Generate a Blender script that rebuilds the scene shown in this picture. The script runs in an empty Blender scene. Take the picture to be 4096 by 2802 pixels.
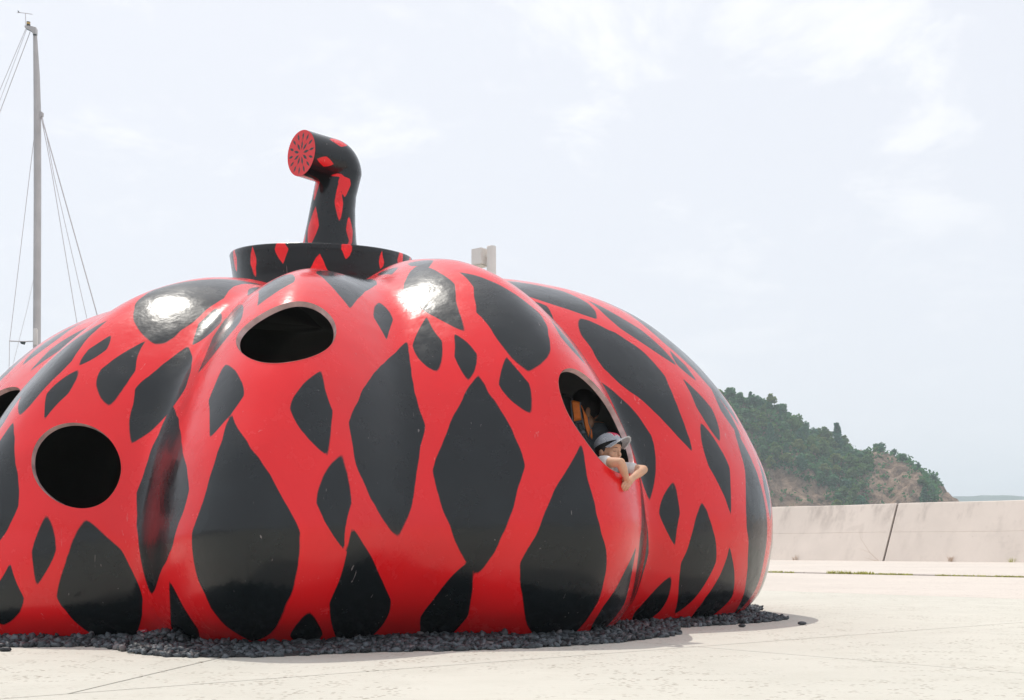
import bpy, bmesh, math, random
import numpy as np
from mathutils import Vector, Matrix
from mathutils.bvhtree import BVHTree

scene = bpy.context.scene
C = scene.collection
R = math.radians
random.seed(7)
rng = np.random.default_rng(7)

# ------------------------------------------------------------------ camera
CAM_H, FOCAL, CX0, HOR = 0.6, 4640.0, 2048.0, 2188.0
cam = bpy.data.objects.new("camera", bpy.data.cameras.new("camera"))
C.objects.link(cam)
cam.location = (0, 0, CAM_H)
cam.rotation_euler = (R(90), 0, 0)
cam.data.sensor_width = 36.0
cam.data.lens = FOCAL / 4096 * 36.0
cam.data.shift_y = (HOR - 1401.0) / 4096
cam.data.clip_start = 0.05
cam.data.clip_end = 12000
scene.camera = cam

# ------------------------------------------------------------------ light
SUN = Vector((-0.24, 0.36, 0.90)).normalized()
SUN_EL, SUN_AZ = math.asin(SUN.z), math.atan2(SUN.x, SUN.y)
w = bpy.data.worlds.new("World")
scene.world = w
w.use_nodes = True
nt = w.node_tree
nt.nodes.clear()
def N(t, ty, **kw):
    n = t.nodes.new(ty)
    for k, v in kw.items():
        if k.startswith("i_"):
            n.inputs[k[2:].replace("_", " ")].default_value = v
        else:
            setattr(n, k, v)
    return n
wo = N(nt, "ShaderNodeOutputWorld")
bg = N(nt, "ShaderNodeBackground")
bg.inputs["Strength"].default_value = 0.1
sky = N(nt, "ShaderNodeTexSky", sky_type="NISHITA", sun_disc=False, sun_elevation=SUN_EL,
        sun_rotation=SUN_AZ, air_density=1.0, dust_density=3.0, ozone_density=1.0)
tc = N(nt, "ShaderNodeTexCoord")
sep = N(nt, "ShaderNodeSeparateXYZ")
nt.links.new(tc.outputs["Generated"], sep.inputs[0])
zc = N(nt, "ShaderNodeMath", operation="MAXIMUM"); zc.inputs[1].default_value = 0.0
nt.links.new(sep.outputs["Z"], zc.inputs[0])
za = N(nt, "ShaderNodeMath", operation="ADD"); za.inputs[1].default_value = 0.22
nt.links.new(zc.outputs[0], za.inputs[0])
dv = N(nt, "ShaderNodeVectorMath", operation="DIVIDE")
cz = N(nt, "ShaderNodeCombineXYZ")
for i in range(3):
    nt.links.new(za.outputs[0], cz.inputs[i])
nt.links.new(tc.outputs["Generated"], dv.inputs[0]); nt.links.new(cz.outputs[0], dv.inputs[1])
cl = N(nt, "ShaderNodeTexNoise"); cl.inputs["Scale"].default_value = 3.2; cl.inputs["Detail"].default_value = 8
cl.inputs["Roughness"].default_value = 0.62; cl.inputs["Distortion"].default_value = 0.35
nt.links.new(dv.outputs[0], cl.inputs["Vector"])
cr = N(nt, "ShaderNodeMapRange"); cr.interpolation_type = "SMOOTHSTEP"
for k, v in (("From Min", 0.5), ("From Max", 0.68), ("To Min", 0.0), ("To Max", 1.0)):
    cr.inputs[k].default_value = v
nt.links.new(cl.outputs["Fac"], cr.inputs["Value"])
# bright summer air: the blue of the sky washed out by thin high haze
hz = N(nt, "ShaderNodeMix", data_type="RGBA")
hz.inputs["Factor"].default_value = 0.86
hz.inputs["B"].default_value = (8.45, 8.62, 9.15, 1)
nt.links.new(sky.outputs[0], hz.inputs["A"])
cm = N(nt, "ShaderNodeMix", data_type="RGBA")
cm.inputs["B"].default_value = (9.05, 9.15, 9.45, 1)
ce = N(nt, "ShaderNodeMapRange"); ce.interpolation_type = "SMOOTHSTEP"   # the broken cloud is overhead, the horizon is plain haze
for k, v in (("From Min", 0.10), ("From Max", 0.42), ("To Min", 0.12), ("To Max", 1.0)):
    ce.inputs[k].default_value = v
nt.links.new(sep.outputs["Z"], ce.inputs["Value"])
cf = N(nt, "ShaderNodeMath", operation="MULTIPLY")
nt.links.new(cr.outputs[0], cf.inputs[0]); nt.links.new(ce.outputs[0], cf.inputs[1])
nt.links.new(cf.outputs[0], cm.inputs["Factor"])
nt.links.new(hz.outputs["Result"], cm.inputs["A"])
nt.links.new(cm.outputs["Result"], bg.inputs["Color"])
nt.links.new(bg.outputs[0], wo.inputs[0])

sl = bpy.data.lights.new("sun", "SUN")
sl.energy = 2.3
sl.angle = R(0.5)
sl.color = (1.0, 0.955, 0.88)
so = bpy.data.objects.new("sun", sl)
C.objects.link(so)
so.rotation_euler = SUN.to_track_quat("Z", "Y").to_euler()
so.location = (-30, 45, 110)

vs = scene.view_settings
vs.view_transform = "Standard"
vs.look = "None"
vs.exposure = 0.2
vs.gamma = 1.0
vs.use_curve_mapping = False
scene.cycles.max_bounces = 8
scene.cycles.volume_bounces = 1
scene.cycles.diffuse_bounces = 4
scene.cycles.caustics_reflective = False
scene.cycles.caustics_refractive = False
scene.cycles.sample_clamp_indirect = 6.0

# ------------------------------------------------------------------ helpers
def at(px, py, Y):
    """point at depth Y that is seen at this place of the photograph"""
    return Vector(((px - CX0) / FOCAL * Y, Y, CAM_H + (HOR - py) / FOCAL * Y))

def tag(o, label=None, cat=None, group=None, kind=None):
    if label: o["label"] = label
    if cat: o["category"] = cat
    if group: o["group"] = group
    if kind: o["kind"] = kind
    return o

def empty(name, loc=(0, 0, 0)):
    o = bpy.data.objects.new(name, None)
    C.objects.link(o)
    o.location = loc
    o.empty_display_size = 0.2
    return o

def add_obj(name, me, parent=None):
    o = bpy.data.objects.new(name, me)
    C.objects.link(o)
    if parent is not None:
        o.parent = parent
        o.matrix_parent_inverse = PINV.get(parent.name) or pinv(parent)
    return o
PINV = {}
def pinv(p):
    # geometry is written in world space; a thing is an Empty at its base, so only that offset is undone
    m = Matrix.Translation(p.location).inverted() if p.parent is None else Matrix.Identity(4)
    PINV[p.name] = m
    return m

def mesh(name, V, F, mats, parent=None, smooth=False, midx=None, attrs=None):
    me = bpy.data.meshes.new(name)
    V = np.asarray(V, dtype=np.float32)
    if isinstance(F, np.ndarray):
        nf, k = F.shape
        me.vertices.add(len(V)); me.vertices.foreach_set("co", V.ravel())
        me.loops.add(nf * k); me.loops.foreach_set("vertex_index", F.astype(np.int32).ravel())
        me.polygons.add(nf)
        me.polygons.foreach_set("loop_start", np.arange(0, nf * k, k, dtype=np.int32))
        me.polygons.foreach_set("loop_total", np.full(nf, k, dtype=np.int32))
        me.update(calc_edges=True)
    else:
        me.from_pydata([tuple(map(float, v)) for v in V], [], [tuple(map(int, f)) for f in F])
        me.update()
    for m in (mats if isinstance(mats, (list, tuple)) else [mats]):
        me.materials.append(m)
    if smooth:
        me.polygons.foreach_set("use_smooth", [True] * len(me.polygons))
    if midx is not None:
        me.polygons.foreach_set("material_index", np.asarray(midx, dtype=np.int32))
    for k, v in (attrs or {}).items():
        a = me.attributes.new(k, "FLOAT", "POINT")
        a.data.foreach_set("value", np.asarray(v, dtype=np.float32))
    return add_obj(name, me, parent)

class MB:
    """collects simple solids and links them as one mesh object"""
    def __init__(s): s.V = []; s.F = []
    def add(s, V, F):
        b = len(s.V); s.V += [tuple(v) for v in V]; s.F += [tuple(i + b for i in f) for f in F]
    def box(s, c, d, M=None):
        x, y, z = (k / 2 for k in d); c = Vector(c)
        V = [Vector((a * x, b * y, e * z)) for a in (-1, 1) for b in (-1, 1) for e in (-1, 1)]
        if M is not None: V = [M @ v for v in V]
        s.add([c + v for v in V], [(0, 1, 3, 2), (4, 6, 7, 5), (0, 4, 5, 1), (2, 3, 7, 6), (0, 2, 6, 4), (1, 5, 7, 3)])
    def tube(s, P, r, n=8, cap=True):
        P = [Vector(p) for p in P]
        rr = r if isinstance(r, (list, tuple)) else [r] * len(P)
        rings = []; up = None
        for i, p in enumerate(P):
            t = (P[min(i + 1, len(P) - 1)] - P[max(i - 1, 0)]).normalized()
            if up is None:
                up = Vector((0, 0, 1)) if abs(t.z) < 0.9 else Vector((0, 1, 0))
            a = t.cross(up).normalized(); b = a.cross(t).normalized(); up = b
            rings.append([p + (a * math.cos(q) + b * math.sin(q)) * rr[i] for q in [2 * math.pi * k / n for k in range(n)]])
        V = [v for g in rings for v in g]; F = []
        for i in range(len(P) - 1):
            for k in range(n):
                F.append((i * n + k, i * n + (k + 1) % n, (i + 1) * n + (k + 1) % n, (i + 1) * n + k))
        if cap:
            F.append(tuple(range(n))[::-1]); F.append(tuple((len(P) - 1) * n + k for k in range(n)))
        s.add(V, F)
    def prism(s, poly, z0, z1):
        n = len(poly)
        V = [(x, y, z0) for x, y in poly] + [(x, y, z1) for x, y in poly]
        F = [tuple(range(n))[::-1], tuple(range(n, 2 * n))] + [(i, (i + 1) % n, n + (i + 1) % n, n + i) for i in range(n)]
        s.add(V, F)
    def build(s, name, mat, parent=None, smooth=False, bevel=0):
        o = mesh(name, s.V, s.F, mat, parent, smooth)
        if bevel:
            bm = bmesh.new(); bm.from_mesh(o.data)
            bmesh.ops.bevel(bm, geom=bm.edges[:], offset=bevel, segments=2, affect="EDGES", clamp_overlap=True)
            bm.to_mesh(o.data); bm.free()
        return o

def fix_normals(o):
    bm = bmesh.new(); bm.from_mesh(o.data)
    bmesh.ops.recalc_face_normals(bm, faces=bm.faces[:])
    bm.to_mesh(o.data); bm.free()
    return o

def hashn(i, j, k, s):
    h = (i * 374761393 + j * 668265263 + k * 2147483647 + s * 974711) & 0xFFFFFFFF
    h = ((h ^ (h >> 13)) * 1274126177) & 0xFFFFFFFF
    return ((h ^ (h >> 16)) & 0xFFFF) / 65535.0
def vnoise(P, s=0):
    P = np.asarray(P, dtype=np.float64)
    I = np.floor(P).astype(np.int64); f = P - I; f = f * f * (3 - 2 * f)
    o = 0
    for a in (0, 1):
        for b in (0, 1):
            for c in (0, 1):
                wgt = (f[..., 0] if a else 1 - f[..., 0]) * (f[..., 1] if b else 1 - f[..., 1]) * (f[..., 2] if c else 1 - f[..., 2])
                o = o + wgt * hashn(I[..., 0] + a, I[..., 1] + b, I[..., 2] + c, s)
    return o * 2 - 1
def fbm(P, s=0, oct=4):
    o = 0; a = 1; t = 0; P = np.asarray(P, dtype=np.float64)
    for i in range(oct):
        o = o + a * vnoise(P * 2 ** i + 17.3 * i, s + i); t += a; a *= 0.5
    return o / t

# ------------------------------------------------------------------ materials
def mat(name, col=(0.5, 0.5, 0.5), rough=0.6, var=0.0, scale=8.0, bump=0.0, bscale=40.0, coat=0.0, metal=0.0, spec=0.5, alpha=None, sub=0):
    m = bpy.data.materials.new(name); m.use_nodes = True
    t = m.node_tree; b = t.nodes["Principled BSDF"]
    b.inputs["Base Color"].default_value = (*col, 1); b.inputs["Roughness"].default_value = rough
    b.inputs["Metallic"].default_value = metal; b.inputs["Specular IOR Level"].default_value = spec
    b.inputs["Coat Weight"].default_value = coat
    if sub:
        b.inputs["Subsurface Weight"].default_value = sub
        b.inputs["Subsurface Radius"].default_value = (0.02, 0.008, 0.004)
        b.inputs["Subsurface Scale"].default_value = 0.5
    g = N(t, "ShaderNodeNewGeometry")
    if var:
        n = N(t, "ShaderNodeTexNoise"); n.inputs["Scale"].default_value = scale; n.inputs["Detail"].default_value = 6
        t.links.new(g.outputs["Position"], n.inputs["Vector"])
        mx = N(t, "ShaderNodeMix", data_type="RGBA")
        mx.inputs["A"].default_value = (*[c * (1 - var) for c in col], 1)
        mx.inputs["B"].default_value = (*[min(1, c * (1 + var)) for c in col], 1)
        r = N(t, "ShaderNodeMapRange"); r.inputs["From Min"].default_value = 0.3; r.inputs["From Max"].default_value = 0.7
        t.links.new(n.outputs["Fac"], r.inputs["Value"]); t.links.new(r.outputs[0], mx.inputs["Factor"])
        t.links.new(mx.outputs["Result"], b.inputs["Base Color"])
    if bump:
        n2 = N(t, "ShaderNodeTexNoise"); n2.inputs["Scale"].default_value = bscale; n2.inputs["Detail"].default_value = 5
        t.links.new(g.outputs["Position"], n2.inputs["Vector"])
        bp = N(t, "ShaderNodeBump"); bp.inputs["Strength"].default_value = bump; bp.inputs["Distance"].default_value = 0.02
        t.links.new(n2.outputs["Fac"], bp.inputs["Height"]); t.links.new(bp.outputs[0], b.inputs["Normal"])
    return m

def noise(t, vec, scale, detail=5, rough=0.55, dist=0.0, sc=None):
    n = N(t, "ShaderNodeTexNoise"); n.inputs["Scale"].default_value = scale; n.inputs["Detail"].default_value = detail
    n.inputs["Roughness"].default_value = rough; n.inputs["Distortion"].default_value = dist
    if sc:
        mp = N(t, "ShaderNodeMapping"); mp.inputs["Scale"].default_value = sc
        t.links.new(vec, mp.inputs["Vector"]); vec = mp.outputs[0]
    t.links.new(vec, n.inputs["Vector"])
    return n.outputs["Fac"]
def ramp(t, v, a, b, lo=0.0, hi=1.0, smooth=True):
    r = N(t, "ShaderNodeMapRange")
    if smooth: r.interpolation_type = "SMOOTHSTEP"
    for k, x in (("From Min", a), ("From Max", b), ("To Min", lo), ("To Max", hi)):
        r.inputs[k].default_value = x
    t.links.new(v, r.inputs["Value"])
    return r.outputs[0]
def mixc(t, f, a, b, mode="MIX"):
    m = N(t, "ShaderNodeMix", data_type="RGBA", blend_type=mode)
    for k, v in (("Factor", f), ("A", a), ("B", b)):
        if isinstance(v, (tuple, list)): m.inputs[k].default_value = (*v, 1) if len(v) == 3 else v
        elif isinstance(v, (int, float)): m.inputs[k].default_value = v
        else: t.links.new(v, m.inputs[k])
    return m.outputs["Result"]
def math_(t, op, a, b=None):
    m = N(t, "ShaderNodeMath", operation=op)
    for i, v in enumerate((a, b)):
        if v is None: continue
        if isinstance(v, (int, float)): m.inputs[i].default_value = v
        else: t.links.new(v, m.inputs[i])
    return m.outputs[0]

def gloss_paint(name, colA, colB):
    """two-colour lacquer: the painted figure comes from the mesh attribute 'paint' (metres to its edge)"""
    m = bpy.data.materials.new(name); m.use_nodes = True
    t = m.node_tree; b = t.nodes["Principled BSDF"]
    g = N(t, "ShaderNodeNewGeometry").outputs["Position"]
    at_ = N(t, "ShaderNodeAttribute", attribute_name="paint").outputs["Fac"]
    edge = math_(t, "ADD", at_, math_(t, "MULTIPLY", math_(t, "SUBTRACT", noise(t, g, 22, 3), 0.5), 0.004))
    f = ramp(t, edge, -0.003, 0.003, 1.0, 0.0)
    wear = noise(t, g, 1.6, 6, 0.6)
    A = mixc(t, ramp(t, wear, 0.35, 0.7), tuple(c * 0.93 for c in colA), colA)
    dust = ramp(t, noise(t, g, 5.0, 7, 0.7, 0.6), 0.45, 0.75, 0.0, 0.45)
    B = mixc(t, dust, colB, tuple(c * 1.9 + 0.006 for c in colB))
    col = mixc(t, f, A, B)
    # small chips and pale scratches
    chip = ramp(t, noise(t, g, 60, 2, 0.5), 0.80, 0.82)
    scr = ramp(t, noise(t, g, 3.0, 2, 0.5, 1.5, (9, 9, 1.0)), 0.745, 0.76, 0, 0.22)
    col = mixc(t, math_(t, "MAXIMUM", math_(t, "MULTIPLY", chip, 0.5), scr), col, (0.72, 0.62, 0.60))
    t.links.new(col, b.inputs["Base Color"])
    rg = ramp(t, noise(t, g, 4.0, 6, 0.65), 0.3, 0.75, 0.17, 0.33)
    t.links.new(rg, b.inputs["Roughness"])
    b.inputs["Specular IOR Level"].default_value = 0.30
    b.inputs["Coat Weight"].default_value = 0.38
    b.inputs["Coat IOR"].default_value = 1.45
    t.links.new(ramp(t, noise(t, g, 2.6, 5, 0.6), 0.3, 0.7, 0.07, 0.17), b.inputs["Coat Roughness"])
    bp = N(t, "ShaderNodeBump"); bp.inputs["Strength"].default_value = 0.5; bp.inputs["Distance"].default_value = 0.02
    h = math_(t, "ADD", math_(t, "MULTIPLY", noise(t, g, 5.0, 3), 0.55), math_(t, "MULTIPLY", noise(t, g, 55, 3), 0.05))
    t.links.new(h, bp.inputs["Height"])
    t.links.new(bp.outputs[0], b.inputs["Normal"]); t.links.new(bp.outputs[0], b.inputs["Coat Normal"])
    return m

def concrete(name, col, streak=True, pits=True, stain=0.38):
    m = bpy.data.materials.new(name); m.use_nodes = True
    t = m.node_tree; b = t.nodes["Principled BSDF"]
    g = N(t, "ShaderNodeNewGeometry").outputs["Position"]
    big = noise(t, g, 0.35, 6, 0.6)
    mid = noise(t, g, 2.4, 7, 0.68)
    fine = noise(t, g, 34, 5, 0.7)
    c = mixc(t, ramp(t, big, 0.3, 0.7), tuple(x * 0.93 for x in col), tuple(min(1, x * 1.05) for x in col))
    c = mixc(t, ramp(t, mid, 0.42, 0.75, 0, stain), c, tuple(x * y for x, y in zip(col, (0.80, 0.79, 0.76))))
    c = mixc(t, ramp(t, fine, 0.35, 0.7, 0, 0.35), c, tuple(min(1, x * 1.06) for x in col))
    h = fine
    if pits:
        dens = ramp(t, noise(t, g, 1.1, 5, 0.65, 0.3), 0.36, 0.60)
        p = N(t, "ShaderNodeTexVoronoi", voronoi_dimensions="2D"); p.inputs["Scale"].default_value = 24; p.inputs["Randomness"].default_value = 1
        t.links.new(g, p.inputs["Vector"])
        pit = math_(t, "MULTIPLY", ramp(t, p.outputs["Distance"], 0.16, 0.30, 1, 0), ramp(t, noise(t, g, 7, 4), 0.47, 0.60))
        pit = math_(t, "MULTIPLY", pit, dens)
        c = mixc(t, math_(t, "MULTIPLY", pit, 0.9), c, tuple(x * y for x, y in zip(col, (0.45, 0.40, 0.36))))
        h = math_(t, "SUBTRACT", fine, math_(t, "MULTIPLY", pit, 1.2))
    if streak:
        s = noise(t, g, 1.0, 6, 0.7, 0.2, (1.2, 26, 1))
        c = mixc(t, ramp(t, s, 0.52, 0.70, 0, 0.42), c, tuple(x * y for x, y in zip(col, (0.86, 0.84, 0.80))))
    t.links.new(c, b.inputs["Base Color"])
    b.inputs["Roughness"].default_value = 0.85; b.inputs["Specular IOR Level"].default_value = 0.25
    bp = N(t, "ShaderNodeBump"); bp.inputs["Strength"].default_value = 0.35; bp.inputs["Distance"].default_value = 0.006
    t.links.new(h, bp.inputs["Height"]); t.links.new(bp.outputs[0], b.inputs["Normal"])
    return m

M = {}
M["paint"] = gloss_paint("red_black_lacquer", (0.80, 0.011, 0.016), (0.0045, 0.0075, 0.0095))
M["paint_dark"] = gloss_paint("black_red_lacquer", (0.0045, 0.0075, 0.0095), (0.80, 0.011, 0.016))
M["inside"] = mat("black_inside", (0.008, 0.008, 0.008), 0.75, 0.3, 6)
M["rim"] = mat("opening_edge", (0.62, 0.42, 0.40), 0.25, 0.25, 14, coat=0.5)
M["slab"] = concrete("pale_concrete", (0.585, 0.565, 0.50))
M["slab_far"] = concrete("pink_concrete", (0.615, 0.555, 0.50), stain=0.2)
M["base"] = mat("joint_dirt", (0.22, 0.18, 0.16), 0.95, 0.3, 6)
M["quay"] = mat("quay_concrete", (0.36, 0.34, 0.31), 0.9, 0.25, 1.5)
M["steel"] = mat("pale_painted_steel", (0.74, 0.70, 0.66), 0.5, 0.06, 3)
M["alu"] = mat("grey_aluminium", (0.50, 0.475, 0.465), 0.45, 0.10, 2.0, metal=0.1)
M["wire"] = mat("rigging_wire", (0.58, 0.54, 0.54), 0.6)
M["darkmetal"] = mat("dark_metal", (0.04, 0.06, 0.06), 0.5)
M["amber"] = mat("amber_lens", (0.6, 0.38, 0.12), 0.2, coat=0.4)
M["hull"] = mat("white_hull", (0.72, 0.72, 0.70), 0.3, 0.05, 1, coat=0.5)
M["skin"] = mat("skin", (0.62, 0.35, 0.225), 0.62, 0.07, 20, sub=0.25)
M["hair"] = mat("black_hair", (0.010, 0.008, 0.008), 0.55, bump=0.4, bscale=160)
M["shirt"] = mat("white_tshirt", (0.70, 0.66, 0.64), 0.85, 0.06, 30, bump=0.3, bscale=120)
M["trouser"] = mat("dark_shorts", (0.03, 0.035, 0.05), 0.85)
M["orange"] = mat("orange_nylon", (0.80, 0.19, 0.02), 0.6, 0.12, 25, bump=0.3, bscale=300)
M["greyweb"] = mat("grey_webbing", (0.16, 0.19, 0.22), 0.7, 0.15, 60)
M["darkweb"] = mat("dark_webbing", (0.035, 0.045, 0.05), 0.7, 0.15, 60)
M["redcard"] = mat("red_card", (0.45, 0.02, 0.05), 0.35, coat=0.4)
M["blackcard"] = mat("black_card", (0.03, 0.012, 0.01), 0.4, coat=0.3)
M["print_highlight"] = mat("white_print_and_highlight", (0.75, 0.72, 0.72), 0.5)
M["cap_red"] = mat("pink_red_felt", (0.62, 0.02, 0.09), 0.9)
M["fray"] = mat("frayed_white", (0.66, 0.66, 0.66), 0.95)
M["weed"] = mat("yellow_green_weed", (0.42, 0.42, 0.10), 0.8, 0.25, 15)
M["dry"] = mat("dry_stalk", (0.46, 0.34, 0.25), 0.9)

# ------------------------------------------------------------------ sea, quay, paving, wall
DIR = Vector((-0.680, 0.733, 0)).normalized()      # along the sea wall, to the left and away
NRM = Vector((DIR.y, -DIR.x, 0))                   # from the plaza towards the sea
if NRM.y < 0: NRM = -NRM
WJ = Vector((15.07, 47.1, 0))                      # foot of the open joint in the wall
OFF_W = NRM.dot(WJ)
def gp(px, py):
    Y = FOCAL * CAM_H / (py - HOR)
    return Vector(((px - CX0) / FOCAL * Y, Y, 0))
OFF_2, OFF_1 = NRM.dot(gp(3600, 2381)), NRM.dot(gp(3600, 2301.5))

sea_m = mat("sea_water", (0.05, 0.10, 0.13), 0.18, 0.2, 0.02, bump=0.4, bscale=0.6)
o = mesh("sea", [(-6000, -300, -2.3), (6000, -300, -2.3), (6000, 9000, -2.3), (-6000, 9000, -2.3)], [(0, 1, 2, 3)], sea_m)
tag(o, kind="structure")

wr = WJ + NRM * 4.2
quay = [(-40, -9), tuple((wr - DIR * 76).xy), tuple((wr + DIR * 26).xy), (-8, 42), (-10, 24), (-40, 24)]
mb = MB(); mb.prism(quay, -3.2, -0.05)
o = mb.build("ground", M["base"]); tag(o, kind="structure")

def clip(poly, n, d, keep):
    """part of a convex polygon on one side of the line n.p = d"""
    out = []
    for i in range(len(poly)):
        a, b = poly[i], poly[(i + 1) % len(poly)]
        sa, sb = keep * (n[0] * a[0] + n[1] * a[1] - d), keep * (n[0] * b[0] + n[1] * b[1] - d)
        if sa >= 0: out.append(a)
        if (sa > 0 > sb) or (sa < 0 < sb):
            k = sa / (sa - sb); out.append((a[0] + (b[0] - a[0]) * k, a[1] + (b[1] - a[1]) * k))
    return out
def line(a, b):
    t = (b - a).normalized(); n = (-t.y, t.x)
    return n, n[0] * a.x + n[1] * a.y
def split(poly, ln, gap):
    n, d = ln
    return clip(poly, n, d + gap / 2, 1), clip(poly, n, d - gap / 2, -1)

paving = tag(empty("paving", (0, 5, 0)), kind="structure")
whole = [(-40, -9), tuple((WJ - DIR * 76).xy), tuple((WJ + DIR * 25).xy), (-8.2, 41), (-10, 24), (-40, 24)]
whole = [(-10.2, -9), whole[1], whole[2], (-8.2, 41), (-10.2, 24)]
J2 = line(gp(0, 2797), gp(4096, 2490)); J3 = line(gp(2540, 2568), gp(4096, 2695)); J1 = line(gp(270, 2777), gp(900, 2628))
S2 = ((NRM.x, NRM.y), OFF_2); S1 = ((NRM.x, NRM.y), OFF_1)
far, near = split(whole, S2, 0.012)
strip_b, strip_a = split(far, S1, 0.05)
J4 = line(gp(900, 2628) + NRM * 0, gp(900, 2628) + Vector((0.05, 1, 0)))
pieces = []
A, B = split(near, J2, 0.013)
for side in (A, B):
    a, b = split(side, J3, 0.010)
    pieces += [a, b]
fin = []
for p in pieces:
    c = Vector((sum(q[0] for q in p) / len(p), sum(q[1] for q in p) / len(p), 0))
    # J1 only runs beyond J2, on the pumpkin's side
    if J2[0][0] * c.x + J2[0][1] * c.y > J2[1] and J3[0][0] * c.x + J3[0][1] * c.y < J3[1]:
        a, b = split(p, J1, 0.014); fin += [a, b]
    elif J2[0][0] * c.x + J2[0][1] * c.y > J2[1]:
        a, b = split(p, J1, 0.014); fin += [q for q in (a, b) if len(q) > 2]
    else:
        fin.append(p)
for k, p in enumerate(fin):
    mb = MB(); mb.prism(p, -0.12, 0.0); fix_normals(mb.build("slab", M["slab"], paving))
for p, zt_ in ((strip_a, 0.0), (strip_b, 0.022)):     # the strip along the wall stands a little proud
    mb = MB(); mb.prism(p, -0.12, zt_); fix_normals(mb.build("slab", M["slab_far"], paving))

# sea wall: battered concrete sections with an open joint between them
wallm = concrete("wall_concrete", (0.65, 0.575, 0.515), streak=False, pits=False, stain=0.1)
t = wallm.node_tree; b = t.nodes["Principled BSDF"]
g = N(t, "ShaderNodeNewGeometry").outputs["Position"]
oc = b.inputs["Base Color"].links[0].from_socket
zz = N(t, "ShaderNodeSeparateXYZ"); t.links.new(g, zz.inputs[0])
up = ramp(t, zz.outputs["Z"], 0.9, 2.4)
dr = ramp(t, noise(t, g, 1.0, 6, 0.65, 0.1, (1.3, 1.3, 0.16)), 0.47, 0.70)
c = mixc(t, math_(t, "MULTIPLY", math_(t, "MULTIPLY", dr, math_(t, "ADD", up, 0.25)), 0.55), oc, (0.34, 0.29, 0.26))
pat = ramp(t, noise(t, g, 0.8, 6, 0.7), 0.56, 0.66, 0, 0.22)
c = mixc(t, pat, c, (0.42, 0.36, 0.32))
t.links.new(c, b.inputs["Base Color"])
H_W, BAT = 2.39, 1.18
wall = empty("sea_wall", WJ)
tag(wall, "long battered concrete sea wall behind the pumpkin, with an open vertical joint", "wall")
def wall_sec(s0, s1):
    P = []
    n_mid = 6
    prof = [(0, 0), (BAT * 0.497, H_W * 0.497), (BAT * 0.5 + 0.012, H_W * 0.5), (BAT * 0.503, H_W * 0.503), (BAT - 0.035, H_W - 0.03), (BAT + 0.02, H_W), (BAT + 1.0, H_W + 0.01), (BAT + 1.2, -0.1)]
    V, F = [], []
    ss = np.linspace(s0, s1, 25)
    for s in ss:
        for (o_, z_) in prof:
            p = WJ + DIR * s + NRM * o_
            V.append((p.x, p.y, z_ + 0.008 * math.sin(s * 0.9 + z_)))
    m = len(prof)
    for i in range(len(ss) - 1):
        for k in range(m - 1):
            F.append((i * m + k, i * m + k + 1, (i + 1) * m + k + 1, (i + 1) * m + k))
    F.append(tuple(range(m))); F.append(tuple((len(ss) - 1) * m + k for k in range(m))[::-1])
    o = fix_normals(mesh("wall_section", V, F, wallm, wall))
    # cone holes left by the formwork ties, in two rows
    return o
secs = [(-60.0, -48.05), (-48, -36.05), (-36, -24.05), (-24, -12.05), (-12, -0.045), (0.045, 12.0), (12.05, 24.0)]
for a, b_ in secs: wall_sec(a, b_)
mb = MB()
jd = [WJ + NRM * 0.10, WJ + NRM * (BAT + 0.07)]
V = []
for p, z_ in ((jd[0], 0), (jd[1], H_W - 0.06)):
    for s in (-0.05, 0.05):
        V += [tuple(p + DIR * s + Vector((0, 0, z_))), tuple(p + DIR * s + NRM * 0.3 + Vector((0, 0, z_)))]
mb.add(V, [(0, 2, 6, 4), (1, 5, 7, 3), (0, 1, 3, 2), (4, 6, 7, 5), (0, 4, 5, 1), (2, 3, 7, 6)])
mb.build("joint_filler", mat("joint_filler", (0.05, 0.035, 0.03), 0.95, 0.4, 5), wall)
mb = MB()
for row_z in (0.42, 0.8):
    for s in np.arange(-30, 14, 1.15):
        if abs(s) < 0.3: continue
        p = WJ + DIR * (s + 0.2 * math.sin(s * 7)) + NRM * (BAT * row_z - 0.001) + Vector((0, 0, H_W * row_z))
        q = (NRM * -H_W + Vector((0, 0, BAT))).normalized() * 0.004
        mb.tube([p - q * 0.2, p + q], [0.022, 0.02], 8)
tie = mb.build("tie_hole", mat("tie_plug", (0.50, 0.43, 0.38), 0.9), wall); tie["kind"] = "stuff"

# weeds along the paving joint and the wall foot
def tuft(name, c, r, h, n, m, along=None, lean=0.5):
    mb = MB()
    for i in range(n):
        a = random.uniform(0, 6.28); d = r * math.sqrt(random.random())
        p = c + (along * random.uniform(-1, 1) * r if along is not None else Vector((math.cos(a), math.sin(a), 0)) * d)
        if along is not None: p = p + NRM * random.uniform(-0.03, 0.03)
        hh = h * random.uniform(0.5, 1.1); wd = random.uniform(0.006, 0.012)
        dx = Vector((math.cos(a), math.sin(a), 0)); sd = Vector((-dx.y, dx.x, 0)) * wd
        q1 = p + dx * hh * 0.25 * lean + Vector((0, 0, hh * 0.6)); q2 = p + dx * hh * lean + Vector((0, 0, hh))
        mb.add([p - sd, p + sd, q1 + sd * 0.7, q1 - sd * 0.7, q2], [(0, 1, 2, 3), (3, 2, 4)])
    return mb.build(name, m)
def on_line(off, px):
    k = (px - CX0) / FOCAL
    Y = off / (NRM.x * k + NRM.y)
    return Vector((k * Y, Y, 0))
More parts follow.
